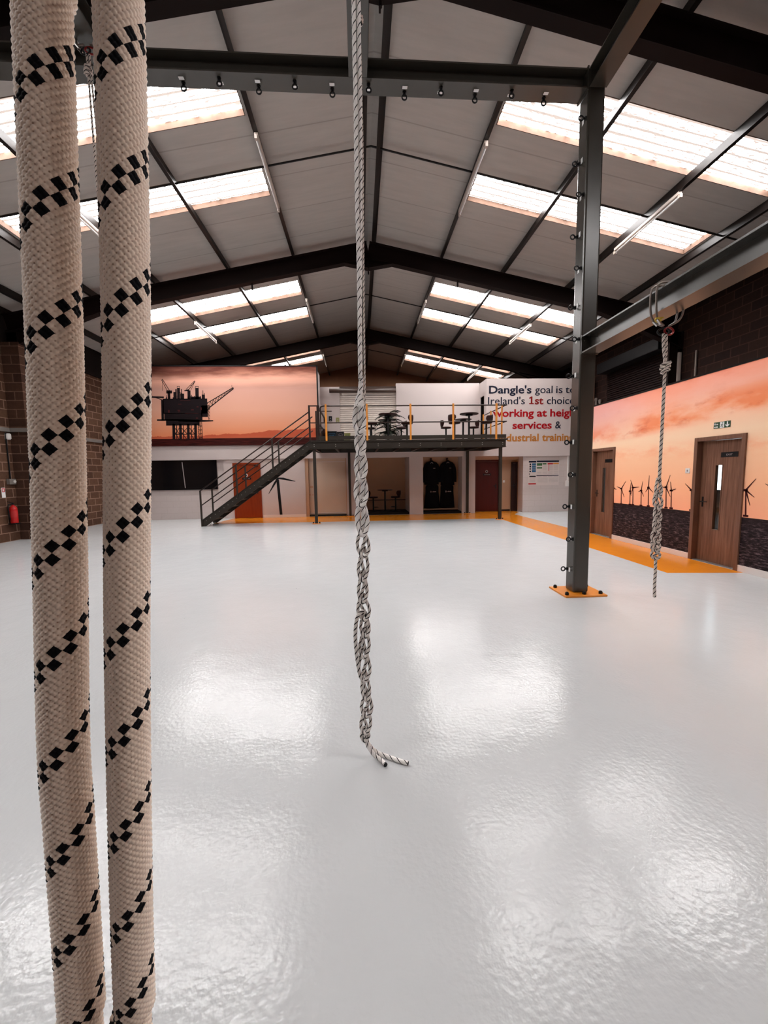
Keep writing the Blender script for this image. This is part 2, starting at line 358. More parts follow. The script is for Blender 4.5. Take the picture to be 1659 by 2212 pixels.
# ------------------------------------------------------------------ mesh helpers
ORG = {}
class MB:
    def __init__(s): s.v = []; s.f = []; s.uv = None; s.smooth = False
    def hexa(s, p):
        """8 points: bottom ring of four, then top ring of four"""
        b = len(s.v); s.v += [tuple(q) for q in p]
        s.f += [(b, b+3, b+2, b+1), (b+4, b+5, b+6, b+7), (b, b+1, b+5, b+4), (b+1, b+2, b+6, b+5), (b+2, b+3, b+7, b+6), (b+3, b, b+4, b+7)]
        return s
    def box(s, x0, x1, y0, y1, z0, z1):
        return s.hexa([(x0,y0,z0),(x1,y0,z0),(x1,y1,z0),(x0,y1,z0),(x0,y0,z1),(x1,y0,z1),(x1,y1,z1),(x0,y1,z1)])
    def bar(s, p0, p1, wd, ht, up=(0,0,1)):
        """rectangular bar from p0 to p1, wd across, ht along up"""
        p0 = Vector(p0); p1 = Vector(p1); d = (p1 - p0).normalized(); u = Vector(up)
        sd = d.cross(u)
        if sd.length < 1e-4: u = Vector((0, 1, 0)); sd = d.cross(u)
        sd.normalize(); u = sd.cross(d).normalized()
        a = sd * wd / 2; c = u * ht / 2
        return s.hexa([p0-a-c, p0+a-c, p1+a-c, p1-a-c, p0-a+c, p0+a+c, p1+a+c, p1-a+c])
    def prism(s, pts, d):
        """extrude a planar polygon (3-D points) by vector d"""
        b = len(s.v); n = len(pts); d = Vector(d)
        s.v += [tuple(Vector(p)) for p in pts] + [tuple(Vector(p) + d) for p in pts]
        s.f.append(tuple(range(b, b+n))[::-1]); s.f.append(tuple(range(b+n, b+2*n)))
        for i in range(n):
            j = (i+1) % n; s.f.append((b+i, b+j, b+n+j, b+n+i))
        return s
    def cyl(s, p0, p1, r0, r1=None, n=14):
        r1 = r0 if r1 is None else r1
        p0 = Vector(p0); p1 = Vector(p1); d = (p1-p0).normalized()
        a = d.cross(Vector((0,0,1)));
        if a.length < 1e-4: a = Vector((1,0,0))
        a.normalize(); c = d.cross(a)
        b = len(s.v)
        for p, r in ((p0, r0), (p1, r1)):
            for i in range(n):
                t = 2*math.pi*i/n; s.v.append(tuple(p + (a*math.cos(t) + c*math.sin(t))*r))
        s.f.append(tuple(range(b, b+n))[::-1]); s.f.append(tuple(range(b+n, b+2*n)))
        for i in range(n):
            j = (i+1) % n; s.f.append((b+i, b+j, b+n+j, b+n+i))
        return s
    def lathe(s, c, prof, n=20):
        """prof = [(r, z)] turned about the vertical axis through c"""
        b = len(s.v); c = Vector(c)
        for r, z in prof:
            for i in range(n):
                t = 2*math.pi*i/n; s.v.append((c.x + r*math.cos(t), c.y + r*math.sin(t), c.z + z))
        for k in range(len(prof)-1):
            for i in range(n):
                j = (i+1) % n; s.f.append((b+k*n+i, b+k*n+j, b+(k+1)*n+j, b+(k+1)*n+i))
        s.f.append(tuple(range(b, b+n))[::-1]); m = b+(len(prof)-1)*n; s.f.append(tuple(range(m, m+n)))
        return s
    def torus(s, c, axis, R, r, n=18, k=8, squash=1.0):
        c = Vector(c); ax = Vector(axis).normalized(); a = ax.cross(Vector((0,0,1)))
        if a.length < 1e-3: a = Vector((1,0,0))
        a.normalize(); q = ax.cross(a); b = len(s.v)
        for i in range(n):
            t = 2*math.pi*i/n; dr = a*math.cos(t) + q*math.sin(t)*squash
            ctr = c + dr*R; drn = dr.normalized()
            for j in range(k):
                w_ = 2*math.pi*j/k; s.v.append(tuple(ctr + (drn*math.cos(w_) + ax*math.sin(w_))*r))
        for i in range(n):
            for j in range(k):
                s.f.append((b+i*k+j, b+((i+1)%n)*k+j, b+((i+1)%n)*k+(j+1)%k, b+i*k+(j+1)%k))
        return s
    def tube(s, pts, r, n=10, closed=False):
        """round tube along points; keeps uv (u around, v metres)"""
        if s.uv is None: s.uv = []
        P = [Vector(p) for p in pts]; m = len(P); b = len(s.v)
        T = []
        for i in range(m):
            a = P[i-1] if (i > 0 or closed) else P[i]; c = P[(i+1) % m] if (i < m-1 or closed) else P[i]
            T.append((c-a).normalized())
        nrm = T[0].cross(Vector((0.31, 0.9, 0.29))).normalized(); L = 0.0; us = []
        for i in range(m):
            if i: L += (P[i]-P[i-1]).length
            nrm = (nrm - T[i]*nrm.dot(T[i])).normalized(); bn = T[i].cross(nrm)
            rr = r[i] if isinstance(r, (list, tuple)) else r
            for j in range(n):
                t = 2*math.pi*j/n; s.v.append(tuple(P[i] + (nrm*math.cos(t) + bn*math.sin(t))*rr))
            us.append(L)
        for i in range(m if closed else m-1):
            i2 = (i+1) % m; v0 = us[i]; v1 = us[i2] if i2 else us[i] + (P[0]-P[-1]).length
            for j in range(n):
                j2 = (j+1) % n
                s.f.append((b+i*n+j, b+i*n+j2, b+i2*n+j2, b+i2*n+j))
                s.uv.append(((j/n, v0), ((j+1)/n, v0), ((j+1)/n, v1), (j/n, v1)))
        if not closed:
            s.f.append(tuple(range(b, b+n))[::-1]); s.uv.append(tuple((0.5, 0.0) for _ in range(n)))
            e = b+(m-1)*n; s.f.append(tuple(range(e, e+n))); s.uv.append(tuple((0.5, 0.0) for _ in range(n)))
        s.smooth = True
        return s
    def build(s, name, mat, parent=None, at=None, smooth=None, bevel=0.0):
        V = np.array(s.v, float)
        if parent is not None: org = ORG[parent.name]
        elif at is not None: org = np.array(at, float)
        else: org = np.array([(V[:,0].min()+V[:,0].max())/2, (V[:,1].min()+V[:,1].max())/2, V[:,2].min()])
        me = bpy.data.meshes.new(name)
        me.from_pydata([tuple(q) for q in (V-org)], [], s.f)
        if s.uv:
            lay = me.uv_layers.new(name='UVMap'); k = 0
            flat = [c for f in s.uv for c in f]
            for i, c in enumerate(flat): lay.data[i].uv = c
        me.materials.append(M[mat] if isinstance(mat, str) else mat)
        me.update()
        bm = bmesh.new(); bm.from_mesh(me); bmesh.ops.recalc_face_normals(bm, faces=bm.faces); bm.to_mesh(me); bm.free()
        if smooth or (smooth is None and s.smooth):
            me.polygons.foreach_set('use_smooth', [True]*len(me.polygons))
        o = bpy.data.objects.new(name, me); COL.objects.link(o)
        if parent is not None: o.parent = parent
        else: o.location = org
        ORG[o.name] = org
        if bevel:
            md = o.modifiers.new('bevel', 'BEVEL'); md.width = bevel; md.segments = 2; md.limit_method = 'ANGLE'
        return o

def tag(o, label, cat, group=None, kind=None):
    o['label'] = label; o['category'] = cat
    if group: o['group'] = group
    if kind: o['kind'] = kind
    return o
def thing(name, loc, label, cat, group=None, kind=None):
    o = bpy.data.objects.new(name, None); COL.objects.link(o); o.location = loc; o.empty_display_size = 0.1
    ORG[o.name] = np.array(loc, float)
    return tag(o, label, cat, group, kind)
def struct(o, label=None, cat=None):
    o['kind'] = 'structure'
    if label: o['label'] = label; o['category'] = cat
    return o
def dup(root, loc, rotz, label, group=None):
    r = root.copy(); COL.objects.link(r); r.location = loc; r.rotation_euler = (0, 0, rotz)
    if label: r['label'] = label
    if group: r['group'] = group
    for ch in list(root.children):
        c = ch.copy(); COL.objects.link(c); c.parent = r
        for g in list(ch.children):
            d = g.copy(); COL.objects.link(d); d.parent = c
    return r
def spline(pts, per=8, closed=False):
    """Catmull-Rom through points"""
    P = [Vector(p) for p in pts]; n = len(P); out = []
    for i in range(n if closed else n-1):
        if closed: p0, p1, p2, p3 = P[i-1], P[i], P[(i+1) % n], P[(i+2) % n]
        else: p0 = P[i-1] if i else P[0]*2-P[1]; p1 = P[i]; p2 = P[i+1]; p3 = P[i+2] if i+2 < n else P[-1]*2-P[-2]
        for k in range(per):
            t = k/per
            out.append(0.5*((2*p1) + (p2-p0)*t + (2*p0-5*p1+4*p2-p3)*t*t + (3*p1-p0-3*p2+p3)*t**3))
    if not closed: out.append(P[-1])
    return out
def ibeam(mb, p0, p1, h, wd, tf, tw, up=(0,0,1)):
    """I section swept from p0 to p1 (centre line)"""
    p0 = Vector(p0); p1 = Vector(p1); u = Vector(up).normalized()
    mb.bar(p0+u*(h-tf)/2, p1+u*(h-tf)/2, wd, tf, up); mb.bar(p0-u*(h-tf)/2, p1-u*(h-tf)/2, wd, tf, up)
    mb.bar(p0, p1, tw, h-2*tf, up); return mb

# ------------------------------------------------------------------ room shell
XR = 0.35
XL, XO = -9.0, 9.15          # outer walls
Y0, Y1 = -2.4, 23.4
def zs(x): return 7.85 - 0.206 * abs(x - XR)

fl = struct(MB().box(XL-0.2, XO+0.2, Y0, Y1, -0.15, 0).build('floor', 'floor'), 'pale grey glossy epoxy floor with an orange walkway', 'floor')
PW = [(-4.95, 13.5), (-4.6, 13.35), (4.70, 13.05), (4.66, 5.62), (5.68, 5.50), (5.76, 5.50), (5.76, 9.62), (5.70, 14.2), (6.2, 15.0), (6.2, 15.45), (4.45, 15.45), (4.45, 14.98), (-4.72, 14.98)]
MB().prism([(x, y, 0.0005) for x, y in PW], (0, 0, 0.0015)).build('painted_walkway', 'path', fl)['label'] = 'orange painted walkway on the floor'

# rooflight strips: (y0, y1, outer offset from the ridge)
STRIPS = [(-0.3, 0.65), (6.22, 7.12), (8.17, 8.97), (12.58, 13.55), (14.42, 15.38), (18.6, 19.5), (20.0, 20.95)]  # first strip is out of view, added to light the ropes from the front
XI, XE = 2.08, 7.05
def slab(mb, side, a0, a1, y0, y1, d0, d1):
    """piece of the roof slope between ridge offsets a0..a1"""
    x0, x1 = XR + side*a0, XR + side*a1
    if x0 > x1: x0, x1 = x1, x0
    mb.hexa([(x0,y0,zs(x0)+d0),(x1,y0,zs(x1)+d0),(x1,y1,zs(x1)+d0),(x0,y1,zs(x0)+d0),(x0,y0,zs(x0)+d1),(x1,y0,zs(x1)+d1),(x1,y1,zs(x1)+d1),(x0,y1,zs(x0)+d1)])
cm = MB()
for side in (-1, 1):
    outer = (XR - XL + 0.2) if side < 0 else (XO - XR + 0.2)
    slab(cm, side, 0, XI, Y0, Y1, 0, 0.10); slab(cm, side, XE, outer, Y0, Y1, 0, 0.10)
    ys = Y0
    for a, b in STRIPS:
        slab(cm, side, XI, XE, ys, a, 0, 0.10); ys = b
    slab(cm, side, XI, XE, ys, Y1, 0, 0.10)
struct(cm.build('ceiling', 'ceiling'), 'pale panelled pitched roof lining', 'ceiling')
k = 0
WHERE = ['unseen strip added above the viewer as front light', 'first strip past the steel rope beam', 'second strip past the steel rope beam', 'first strip past the second rafter', 'second strip past the second rafter', 'first strip past the third rafter', 'last strip before the end wall']
for i, (a, b) in enumerate(STRIPS):
    for side in (-1, 1):
        k += 1
        mb = MB(); slab(mb, side, XI-0.05, XE+0.05, a-0.03, b+0.03, 0.102, 0.125)
        wn_ = struct(mb.build(f'window_{k}', 'rooflight'), f'translucent white rooflight, {WHERE[i]}, {"rig mural" if side < 0 else "door mural"} slope', 'rooflight')
        ln_ = MB(); e_ = 0.012
        slab(ln_, side, XI, XE, a, a+e_, -0.004, 0.10); slab(ln_, side, XI, XE, b-e_, b, -0.004, 0.10)
        slab(ln_, side, XI, XI+e_, a+e_, b-e_, -0.004, 0.10); slab(ln_, side, XE-e_, XE, a+e_, b-e_, -0.004, 0.10)
        ln_.build('reveal_lining', 'lining', wn_)['label'] = 'brown timber lining'

# outer walls
wl = MB().box(XL-0.25, XL, Y0, Y1, 0, 6.0)
struct(wl.build('wall_left', 'blockY'), 'brown blockwork side wall with pale mortar', 'wall')
pier = MB().box(XL, -8.57, 10.88, 11.30, 0, 5.05)
pier.v = pier.v
struct(pier.build('trim_1', 'blockX'), 'blockwork pier on the brown side wall beside the extinguisher', 'pier')
struct(MB().box(XL, XL+0.07, Y0, 14.85, 5.05, 5.93).build('trim_7', 'dark'), 'dark cladding band under the eaves above the brown blockwork', 'cladding')
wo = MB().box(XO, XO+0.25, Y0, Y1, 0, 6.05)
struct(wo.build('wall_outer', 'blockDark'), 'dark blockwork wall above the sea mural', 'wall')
wf = MB().box(XL-0.2, XO+0.2, Y0-0.25, Y0, 0, 7.9)
struct(wf.build('wall_front', 'blockX'), 'blockwork wall behind the viewer', 'wall')
gb = MB().prism([(XL-0.2, Y1, 4.7), (XO+0.2, Y1, 4.7), (XO+0.2, Y1, zs(XO+0.2)), (XR, Y1, zs(XR)), (XL-0.2, Y1, zs(XL-0.2))], (0, 0.2, 0))
struct(gb.build('wall_gable', 'gable'), 'brown gable wall far behind the mezzanine', 'wall')

# two-storey block across the back
YB = 15.0
wb = MB()
wb.box(-5.03, -2.05, YB, YB+0.3, 0, 2.2)
wb.box(-0.5, 0.05, YB, YB+1.5, 0, 2.2); wb.box(1.89, 2.42, YB, YB+1.5, 0, 2.2); wb.box(3.93, 4.45, YB, YB+1.5, 0, 2.2)
struct(wb.build('wall_back', 'white'), 'white plastered piers under the mezzanine', 'wall')
struct(MB().box(XL, -5.03, YB+0.10, YB+0.3, 0, 2.2).build('wall_back_block', 'whiteblock'), 'white painted blockwork under the black screen', 'wall')
struct(MB().box(6.27, XO, 14.85, YB+0.3, 0, 2.16).build('wall_back_end', 'whiteblock'), 'white painted blockwork with safety poster', 'wall')
struct(MB().box(XL, 5.4, YB-0.06, YB+0.3, 2.19, 2.70).box(5.4, XO, YB-0.22, YB+0.3, 2.15, 2.64).build('trim_2', 'white', ), 'white header band above the ground floor openings', 'header')
struct(MB().box(4.82, 8.97, YB-0.12, YB+0.08, 2.64, 5.06).build('wall_lettered', 'white'), 'white upper wall carrying large lettering', 'wall')
rc = MB(); rc.box(4.82, 4.85, YB+0.08, YB+0.16, 2.64, 5.06); rc.box(4.82, 4.85, YB+0.64, YB+0.95, 2.64, 5.06); rc.box(4.82, 4.85, YB+0.16, YB+0.64, 4.50, 5.06)
struct(rc.build('wall_return', 'white'), 'short white return wall with dark doorway beside the lettering', 'wall')
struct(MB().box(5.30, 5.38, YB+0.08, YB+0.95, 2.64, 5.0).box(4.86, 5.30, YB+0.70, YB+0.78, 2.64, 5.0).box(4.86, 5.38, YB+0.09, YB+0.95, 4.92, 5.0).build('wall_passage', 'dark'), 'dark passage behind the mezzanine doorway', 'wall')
struct(MB().box(-1.62, -1.48, YB-0.06, YB+0.9, 2.7, 5.42).build('wall_mezzanine_side', 'white'), 'white wall end beside the oil rig mural', 'wall')
ub = MB(); ub.box(1.5, 4.82, YB+0.80, YB+0.95, 2.64, 5.10); ub.box(-1.48, -0.72, YB+0.85, YB+0.98, 2.64, 4.98); ub.box(-0.72, 1.5, YB+0.90, YB+0.98, 2.64, 2.9)
struct(ub.build('wall_mezzanine', 'white'), 'white wall behind the mezzanine tables', 'wall')
ps = MB()
for i in range(26):
    z = 2.9 + i*0.077; ps.hexa([(-0.72, YB+0.90, z), (1.5, YB+0.90, z), (1.5, YB+0.97, z), (-0.72, YB+0.97, z), (-0.72, YB+0.915, z+0.072), (1.5, YB+0.915, z+0.072), (1.5, YB+0.97, z+0.072), (-0.72, YB+0.97, z+0.072)])
tag(ps.build('roller_shutter', 'paleshutter'), 'pale slatted shutter behind the mezzanine bar tables', 'shutter')
tag(MB().cyl((-1.1, YB+0.68, 4.80), (1.48, YB+0.68, 4.80), 0.085).build('overhead_duct', 'brownduct', smooth=True), 'brown round duct running above the pale mezzanine shutter', 'duct')
struct(MB().box(-0.72, 1.5, YB+0.86, YB+1.0, 4.80, 5.0).build('trim_3', 'brownduct'), 'brown housing over the pale shutter', 'housing')
struct(MB().box(XL, XO, YB+1.0, Y1, 4.62, 4.72).build('floor_upper', 'dark'), 'dark roof void floor above the offices', 'floor')
struct(MB().box(-1.48, 4.82, YB-0.06, YB+1.0, 2.52, 2.66).build('floor_mezzanine', 'dark'), 'floor strip behind the mezzanine deck', 'floor')
# ground floor alcoves
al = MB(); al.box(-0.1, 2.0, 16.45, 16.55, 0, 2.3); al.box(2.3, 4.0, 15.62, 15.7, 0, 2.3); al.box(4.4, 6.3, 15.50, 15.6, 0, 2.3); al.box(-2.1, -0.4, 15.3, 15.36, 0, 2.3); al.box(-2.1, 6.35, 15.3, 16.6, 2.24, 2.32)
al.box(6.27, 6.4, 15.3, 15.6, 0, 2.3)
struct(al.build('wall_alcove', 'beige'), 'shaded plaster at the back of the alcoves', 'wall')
struct(MB().box(0.05, 1.89, 15.08, 16.45, 0, 0.075).build('floor_alcove', 'dark'), 'black raised plinth of the table alcove', 'plinth')
struct(MB().box(2.42, 3.93, 15.06, 15.62, 0, 0.075).build('floor_alcove_coats', 'dark'), 'black plinth of the coat alcove', 'plinth')
tag(MB().box(2.44, 3.91, 15.42, 15.61, 0.13, 0.165).build('bench_ledge', 'beige'), 'low timber ledge under the hanging black workwear', 'ledge')
struct(MB().box(0.05, 1.89, 16.38, 16.45, 0.47, 0.50).build('trim_4', 'browndoor'), 'narrow dark dado strip behind the alcove table', 'trim')
struct(MB().box(-3.66, -2.06, YB-0.018, YB, 0, 0.10).build('baseboard_back', 'skirt'), 'white skirting under the black turbine decal', 'skirting')
# cream shutter door in the first alcove
dr = thing('door_3', (-1.27, YB+0.15, 0), 'cream panel door behind the front mezzanine post', 'door', kind='structure')
MB().box(-2.05, -0.5, YB+0.15, YB+0.22, 0.06, 2.2).build('leaf', 'cream', dr)
MB().box(-2.05, -1.93, YB+0.02, YB+0.15, 0, 2.2).box(-0.53, -0.5, YB+0.02, YB+0.15, 0, 2.2).build('frame', 'beige', dr)
MB().box(-1.90, -0.55, YB+0.14, YB+0.155, 2.05, 2.075).box(-1.90, -0.55, YB+0.135, YB+0.15, 0.10, 0.13).build('rail', 'white', dr)
MB().box(-2.05, -0.5, YB+0.04, YB+0.16, 0, 0.05).build('threshold', 'black', dr)
hw = MB(); hw.box(-1.90, -1.78, YB+0.14, YB+0.152, 1.08, 1.16); hw.box(-1.93, -1.88, YB+0.14, YB+0.152, 0.80, 0.84); hw.box(-1.82, -1.78, YB+0.14, YB+0.152, 0.80, 0.84)
hw.build('latch_plate', 'beige', dr)

# partition on the side of the hall, printed with the sea mural
XW = 5.78
D1 = (8.64, 9.53); D2 = (5.60, 6.51); DH = 2.10
rw = MB()
segs = [(Y0, D2[0]), (D2[1], D1[0]), (D1[1], 9.62)]
for a, b in segs: rw.box(XW, XW+0.14, a, b, 0, DH)
rw.box(XW, XW+0.14, Y0, 9.62, DH, 3.13)
wr = struct(rw.build('wall_right', 'mural', at=(XW, 3.6, 0)), 'partition wall printed with an orange sunset over a dark sea', 'wall')
struct(MB().box(XW-0.005, XW+0.16, Y0, 9.62, 3.13, 3.16).build('trim_5', 'dark'), 'dark capping strip along the top of the sea mural', 'trim')
struct(MB().box(XW+0.14, XO, 9.50, 9.62, 0, 3.1).build('wall_partition_end', 'white'), 'white end of the partition', 'wall')
struct(MB().box(XW+0.14, XO, Y0, 9.62, 3.05, 3.12).build('ceiling_office', 'dark'), 'dark top of the office partition', 'ceiling')
struct(MB().box(7.0, 7.08, Y0, 6.45, 0, 3.05).box(7.0, 7.08, 7.38, 9.5, 0, 3.05).box(7.0, 7.08, 6.45, 7.38, 0, 1.16).box(7.0, 7.08, 6.45, 7.38, 2.1, 3.05).build('wall_office', 'dark'), 'inner office wall seen through the exit door glass', 'wall')
struct(MB().box(7.03, 7.05, 6.45, 7.38, 1.16, 2.1).build('window_15', 'daywindow'), 'bright office window seen through the exit door glass', 'window')
for i, (a, b) in enumerate([(Y0, D2[0]-0.0), (D2[1], D1[0])]):
    struct(MB().box(XW-0.018, XW, a, b, 0, 0.10).build('baseboard_right' + ('' if i == 0 else '_far'), 'skirt', bevel=0.004), ('white skirting below the sea mural, between the two doors' if i else 'white skirting below the sea mural, beside the exit door'), 'skirting')

def text_mesh(body, name, height, mat, bold=0.0, parent=None, width=None, pos=(0,0,0), xdir=(1,0,0), depth=0.004, slant=0.0):
    """letters as a mesh: baseline start at pos, running along xdir, cap height = height"""
    cu = bpy.data.curves.new(name, 'FONT'); cu.body = body; cu.size = 1.0; cu.offset = bold; cu.resolution_u = 3; cu.fill_mode = 'FRONT'
    ob = bpy.data.objects.new('tmp_text', cu); COL.objects.link(ob)
    bpy.context.view_layer.update()
    me = bpy.data.meshes.new_from_object(ob.evaluated_get(bpy.context.evaluated_depsgraph_get()))
    bpy.data.objects.remove(ob); bpy.data.curves.remove(cu)
    n = len(me.vertices); co = np.empty(n*3); me.vertices.foreach_get('co', co); co = co.reshape(-1, 3)
    CAP = 0.729
    s = height / CAP; x = co[:, 0] - co[:, 0].min(); sx = s
    if width: sx = width / x.max()
    xd = Vector(xdir).normalized(); nz = xd.cross(Vector((0, 0, 1)))           # towards the reader
    mb = MB(); P = Vector(pos)
    front = [tuple(P + xd*(a*sx) + Vector((0, 0, 1))*(b*s) + nz*depth) for a, b in zip(x, co[:, 1])]
    mb.v = front; mb.f = [tuple(p.vertices) for p in me.polygons]
    # side walls of the letters
    cnt = {}
    for p in me.polygons:
        vs = list(p.vertices)
        for i in range(len(vs)):
            e = (vs[i], vs[(i+1) % len(vs)]); cnt[tuple(sorted(e))] = cnt.get(tuple(sorted(e)), 0) + 1
    b = len(mb.v); mb.v += [tuple(Vector(q) - nz*depth) for q in front]
    for (i, j), c in cnt.items():
        if c == 1: mb.f.append((i, j, b+j, b+i))
    bpy.data.meshes.remove(me)
    return mb.build(name, mat, parent)

# big lettering
lt = thing('wall_lettering', (6.4, YB-0.12, 2.7), 'large navy, red and orange slogan lettering on the white upper wall', 'lettering')
yl = YB - 0.121
def line(body, x0, x1, z, mat, bold): text_mesh(body, 'letters', 0.285, mat, bold, lt, x1-x0, (x0, yl, z), (1, 0, 0), 0.006)
line("Dangle's", 4.914, 6.55, 4.520, 'navy', 0.024)
line("goal", 6.69, 7.37, 4.520, 'navy', 0.006)
line("is", 7.51, 7.76, 4.520, 'navy', 0.006)
line("to", 7.87, 8.28, 4.520, 'navy', 0.006)
line("Ireland's", 4.88, 6.30, 4.112, 'navy', 0.006)
one = MB(); ox, oz, ow = 6.46, 4.112, 0.20
P1 = lambda a, b: (ox+a*ow, yl-0.006, oz+b*0.285)
one.prism([P1(0.05, 0), P1(0.95, 0), P1(0.95, 0.15), P1(0.66, 0.15), P1(0.66, 1.0), P1(0.42, 1.0), P1(0.05, 0.86), P1(0.05, 0.70), P1(0.36, 0.74), P1(0.36, 0.15), P1(0.05, 0.15)], (0, 0.006, 0))
one.build('letters', 'letter_maroon', lt)
line("st", 6.69, 7.02, 4.112, 'letter_maroon', 0.024)
line("choice", 7.16, 8.23, 4.112, 'navy', 0.006)
line("working", 5.07, 6.66, 3.655, 'letter_red', 0.024)
line("at", 6.78, 7.17, 3.655, 'letter_red', 0.024)
line("height", 7.30, 8.45, 3.655, 'letter_red', 0.024)
line("services", 5.84, 7.37, 3.200, 'letter_red', 0.024)
line("&", 7.51, 7.74, 3.200, 'navy', 0.006)
line("industrial", 5.30, 6.87, 2.732, 'letter_orange', 0.024)
line("training", 7.00, 8.25, 2.732, 'letter_orange', 0.028)

# ------------------------------------------------------------------ oil rig mural
mu = thing('mural_panel', (-4.5, YB-0.09, 2.7), 'wide sunset mural of an offshore oil rig', 'mural')
MB().box(-7.75, -1.50, YB-0.12, YB-0.06, 2.70, 5.50).build('print_board', 'rigmural', mu)
MB().box(-7.78, -1.46, YB-0.13, YB-0.05, 5.50, 5.535).box(-1.50, -1.455, YB-0.13, YB-0.05, 2.68, 5.535).build('edge_frame', 'black', mu)
def rp(u, v):
    px, py = 300 + u/4.1475, 780 + v/4.1475
    return (-7.33 + (px-325)*0.01632 - (py-793)*0.00075, 5.485 - (py-793)*0.01635)
rg = MB(); yr = YB - 0.1205
def poly(pts): rg.prism([(rp(u, v)[0], yr, rp(u, v)[1]) for u, v in pts], (0, -0.003, 0))
def ln(a, b, wd=5):
    p = rp(*a); q = rp(*b); rg.bar((p[0], yr-0.0015, p[1]), (q[0], yr-0.0015, q[1]), 0.003, wd*0.00394, up=Vector((0, 1, 0)).cross(Vector((q[0]-p[0], 0, q[1]-p[1]))))
def rc_(u0, v0, u1, v1): poly([(u0, v0), (u1, v0), (u1, v1), (u0, v1)])
rc_(205, 335, 600, 470); rc_(215, 465, 555, 528); rc_(150, 518, 340, 532); rc_(230, 528, 530, 575); poly([(340, 518), (652, 530), (652, 540), (520, 545), (340, 540)])
rc_(545, 395, 605, 500); rc_(190, 345, 212, 530)
for u in (285, 345, 415, 480): rc_(u, 560, u+24, 705)
for u0, u1 in ((309, 345), (369, 415), (440, 480)):
    ln((u0, 600), (u1, 650), 6); ln((u1, 600), (u0, 650), 5); ln((u0, 655), (u1, 655), 7); ln((u0, 640), (u1, 705), 6); ln((u0+14, 575), (u0+14, 700), 7)
for u in (518, 535, 548): ln((u, 545), (u+6, 705), 5)
for v in (575, 610, 645, 680): ln((515, v), (552, v+10), 4); ln((515, v+22), (552, v), 3)
poly([(105, 312), (215, 315), (215, 330), (105, 325)]); ln((130, 320), (200, 345), 6); ln((112, 305), (112, 325), 4)
for u0, u1, v0 in ((333, 358, 225), (495, 525, 226)): rc_(u0, v0+14, u1, 340); ln((u0, v0), (u1, v0), 4); ln((u0+2, v0), (u0+2, v0+16), 3); ln((u1-2, v0), (u1-2, v0+16), 3)
rc_(300, 275, 330, 340); rc_(360, 290, 395, 340); rc_(318, 250, 330, 290); ln((372, 250), (372, 300), 7); ln((345, 275), (395, 300), 6)
rc_(425, 262, 452, 340); rc_(250, 270, 272, 340); rc_(552, 300, 580, 340); ln((562, 262), (562, 310), 5); ln((575, 285), (575, 330), 5); rc_(455, 318, 545, 340); rc_(238, 262, 288, 288)
# cranes on the deck and the flare boom
ln((205, 160), (268, 265), 5); ln((197, 165), (245, 262), 4); ln((215, 185), (207, 190), 3); ln((230, 215), (222, 222), 3); ln((205, 160), (203, 265), 2.5); ln((268, 265), (245, 262), 5)
ln((495, 178), (432, 262), 5); ln((490, 176), (412, 255), 4); poly([(395, 262), (440, 250), (440, 268), (400, 270)]); ln((462, 215), (452, 222), 3); ln((495, 178), (455, 260), 3)
ln((600, 375), (835, 237), 7); ln((608, 425), (838, 246), 8); ln((590, 455), (640, 395), 7)
for i in range(9):
    f = i/9; g = (i+0.5)/9
    ln((600+235*f, 375-138*f), (608+230*g, 425-179*g), 4); ln((608+230*g, 425-179*g), (600+235*(i+1)/9, 375-138*(i+1)/9), 4)
ln((822, 215), (822, 240), 2.5)
for v in (400, 432): ln((600, v), (622, v), 5)
for u in (612, 622): ln((u, 395), (u-2, 530), 3)
for v in (410, 440, 470, 500): ln((605, v), (622, v+25), 3)
for i in range(26):
    u = 215 + random.random()*370; v = 300 + random.random()*35; ln((u, 340), (u, v), 3 + random.random()*4)
rg.build('rig_silhouette', 'print', mu)
wn = MB()
for u, v, a, b in ((335, 435, 22, 9), (455, 430, 24, 10), (505, 405, 16, 8), (250, 435, 14, 24), (340, 382, 30, 4), (400, 465, 120, 3), (360, 350, 90, 3), (338, 450, 20, 5), (498, 505, 18, 10), (540, 415, 10, 22)):
    p = rp(u, v); q = rp(u+a, v+b); MB().box(p[0], q[0], yr-0.0045, yr-0.0030, q[1], p[1]).build('rig_highlight', 'turb', mu)

# ------------------------------------------------------------------ turbines printed on the sea mural
def yz(px, py):
    # image ray to the wall plane, worked out once for the print layout
    x, y = px-829.5, 1106-py
    r = (0.99798563*x + 0.0219475*y + 0.059523*850, -0.06136343*x + 0.09584383*y + 0.99350314*850, -0.01609999*x + 0.99515439*y - 0.09699754*850)
    t = (XW)/r[0]; return (r[1]*t, r[2]*t + 1.58)
def wz(u, v): return yz(1200 + u*0.27667, 760 + v*0.27667)
TB = [((515,1068), 1190, [(550,1010),(480,1052),(537,1135)]), ((583,1088), 1195, [(592,1018),(572,1092),(592,1125)]), ((606,1060), 1197, [(587,1000),(655,1055),(592,1110)]),
      ((670,1083), 1203, [(682,1012),(648,1092),(690,1130)]), ((727,1060), 1207, [(733,965),(703,1095),(763,1097)]), ((865,1057), 1220, [(897,962),(828,1057),(897,1132)]),
      ((905,1083), 1224, [(899,1014),(942,1070),(890,1088)]), ((1062,1080), 1240, [(1014,1029),(1080,1060),(1068,1135)]), ((1487,1080), 1285, [(1567,990),(1553,1136),(1519,1200)]), ((1712,1072), 1310, [(1640,1030),(1760,1020),(1725,1150)]),
      ((455,1065), 1186, [(448,1010),(477,1075),(440,1090)])]
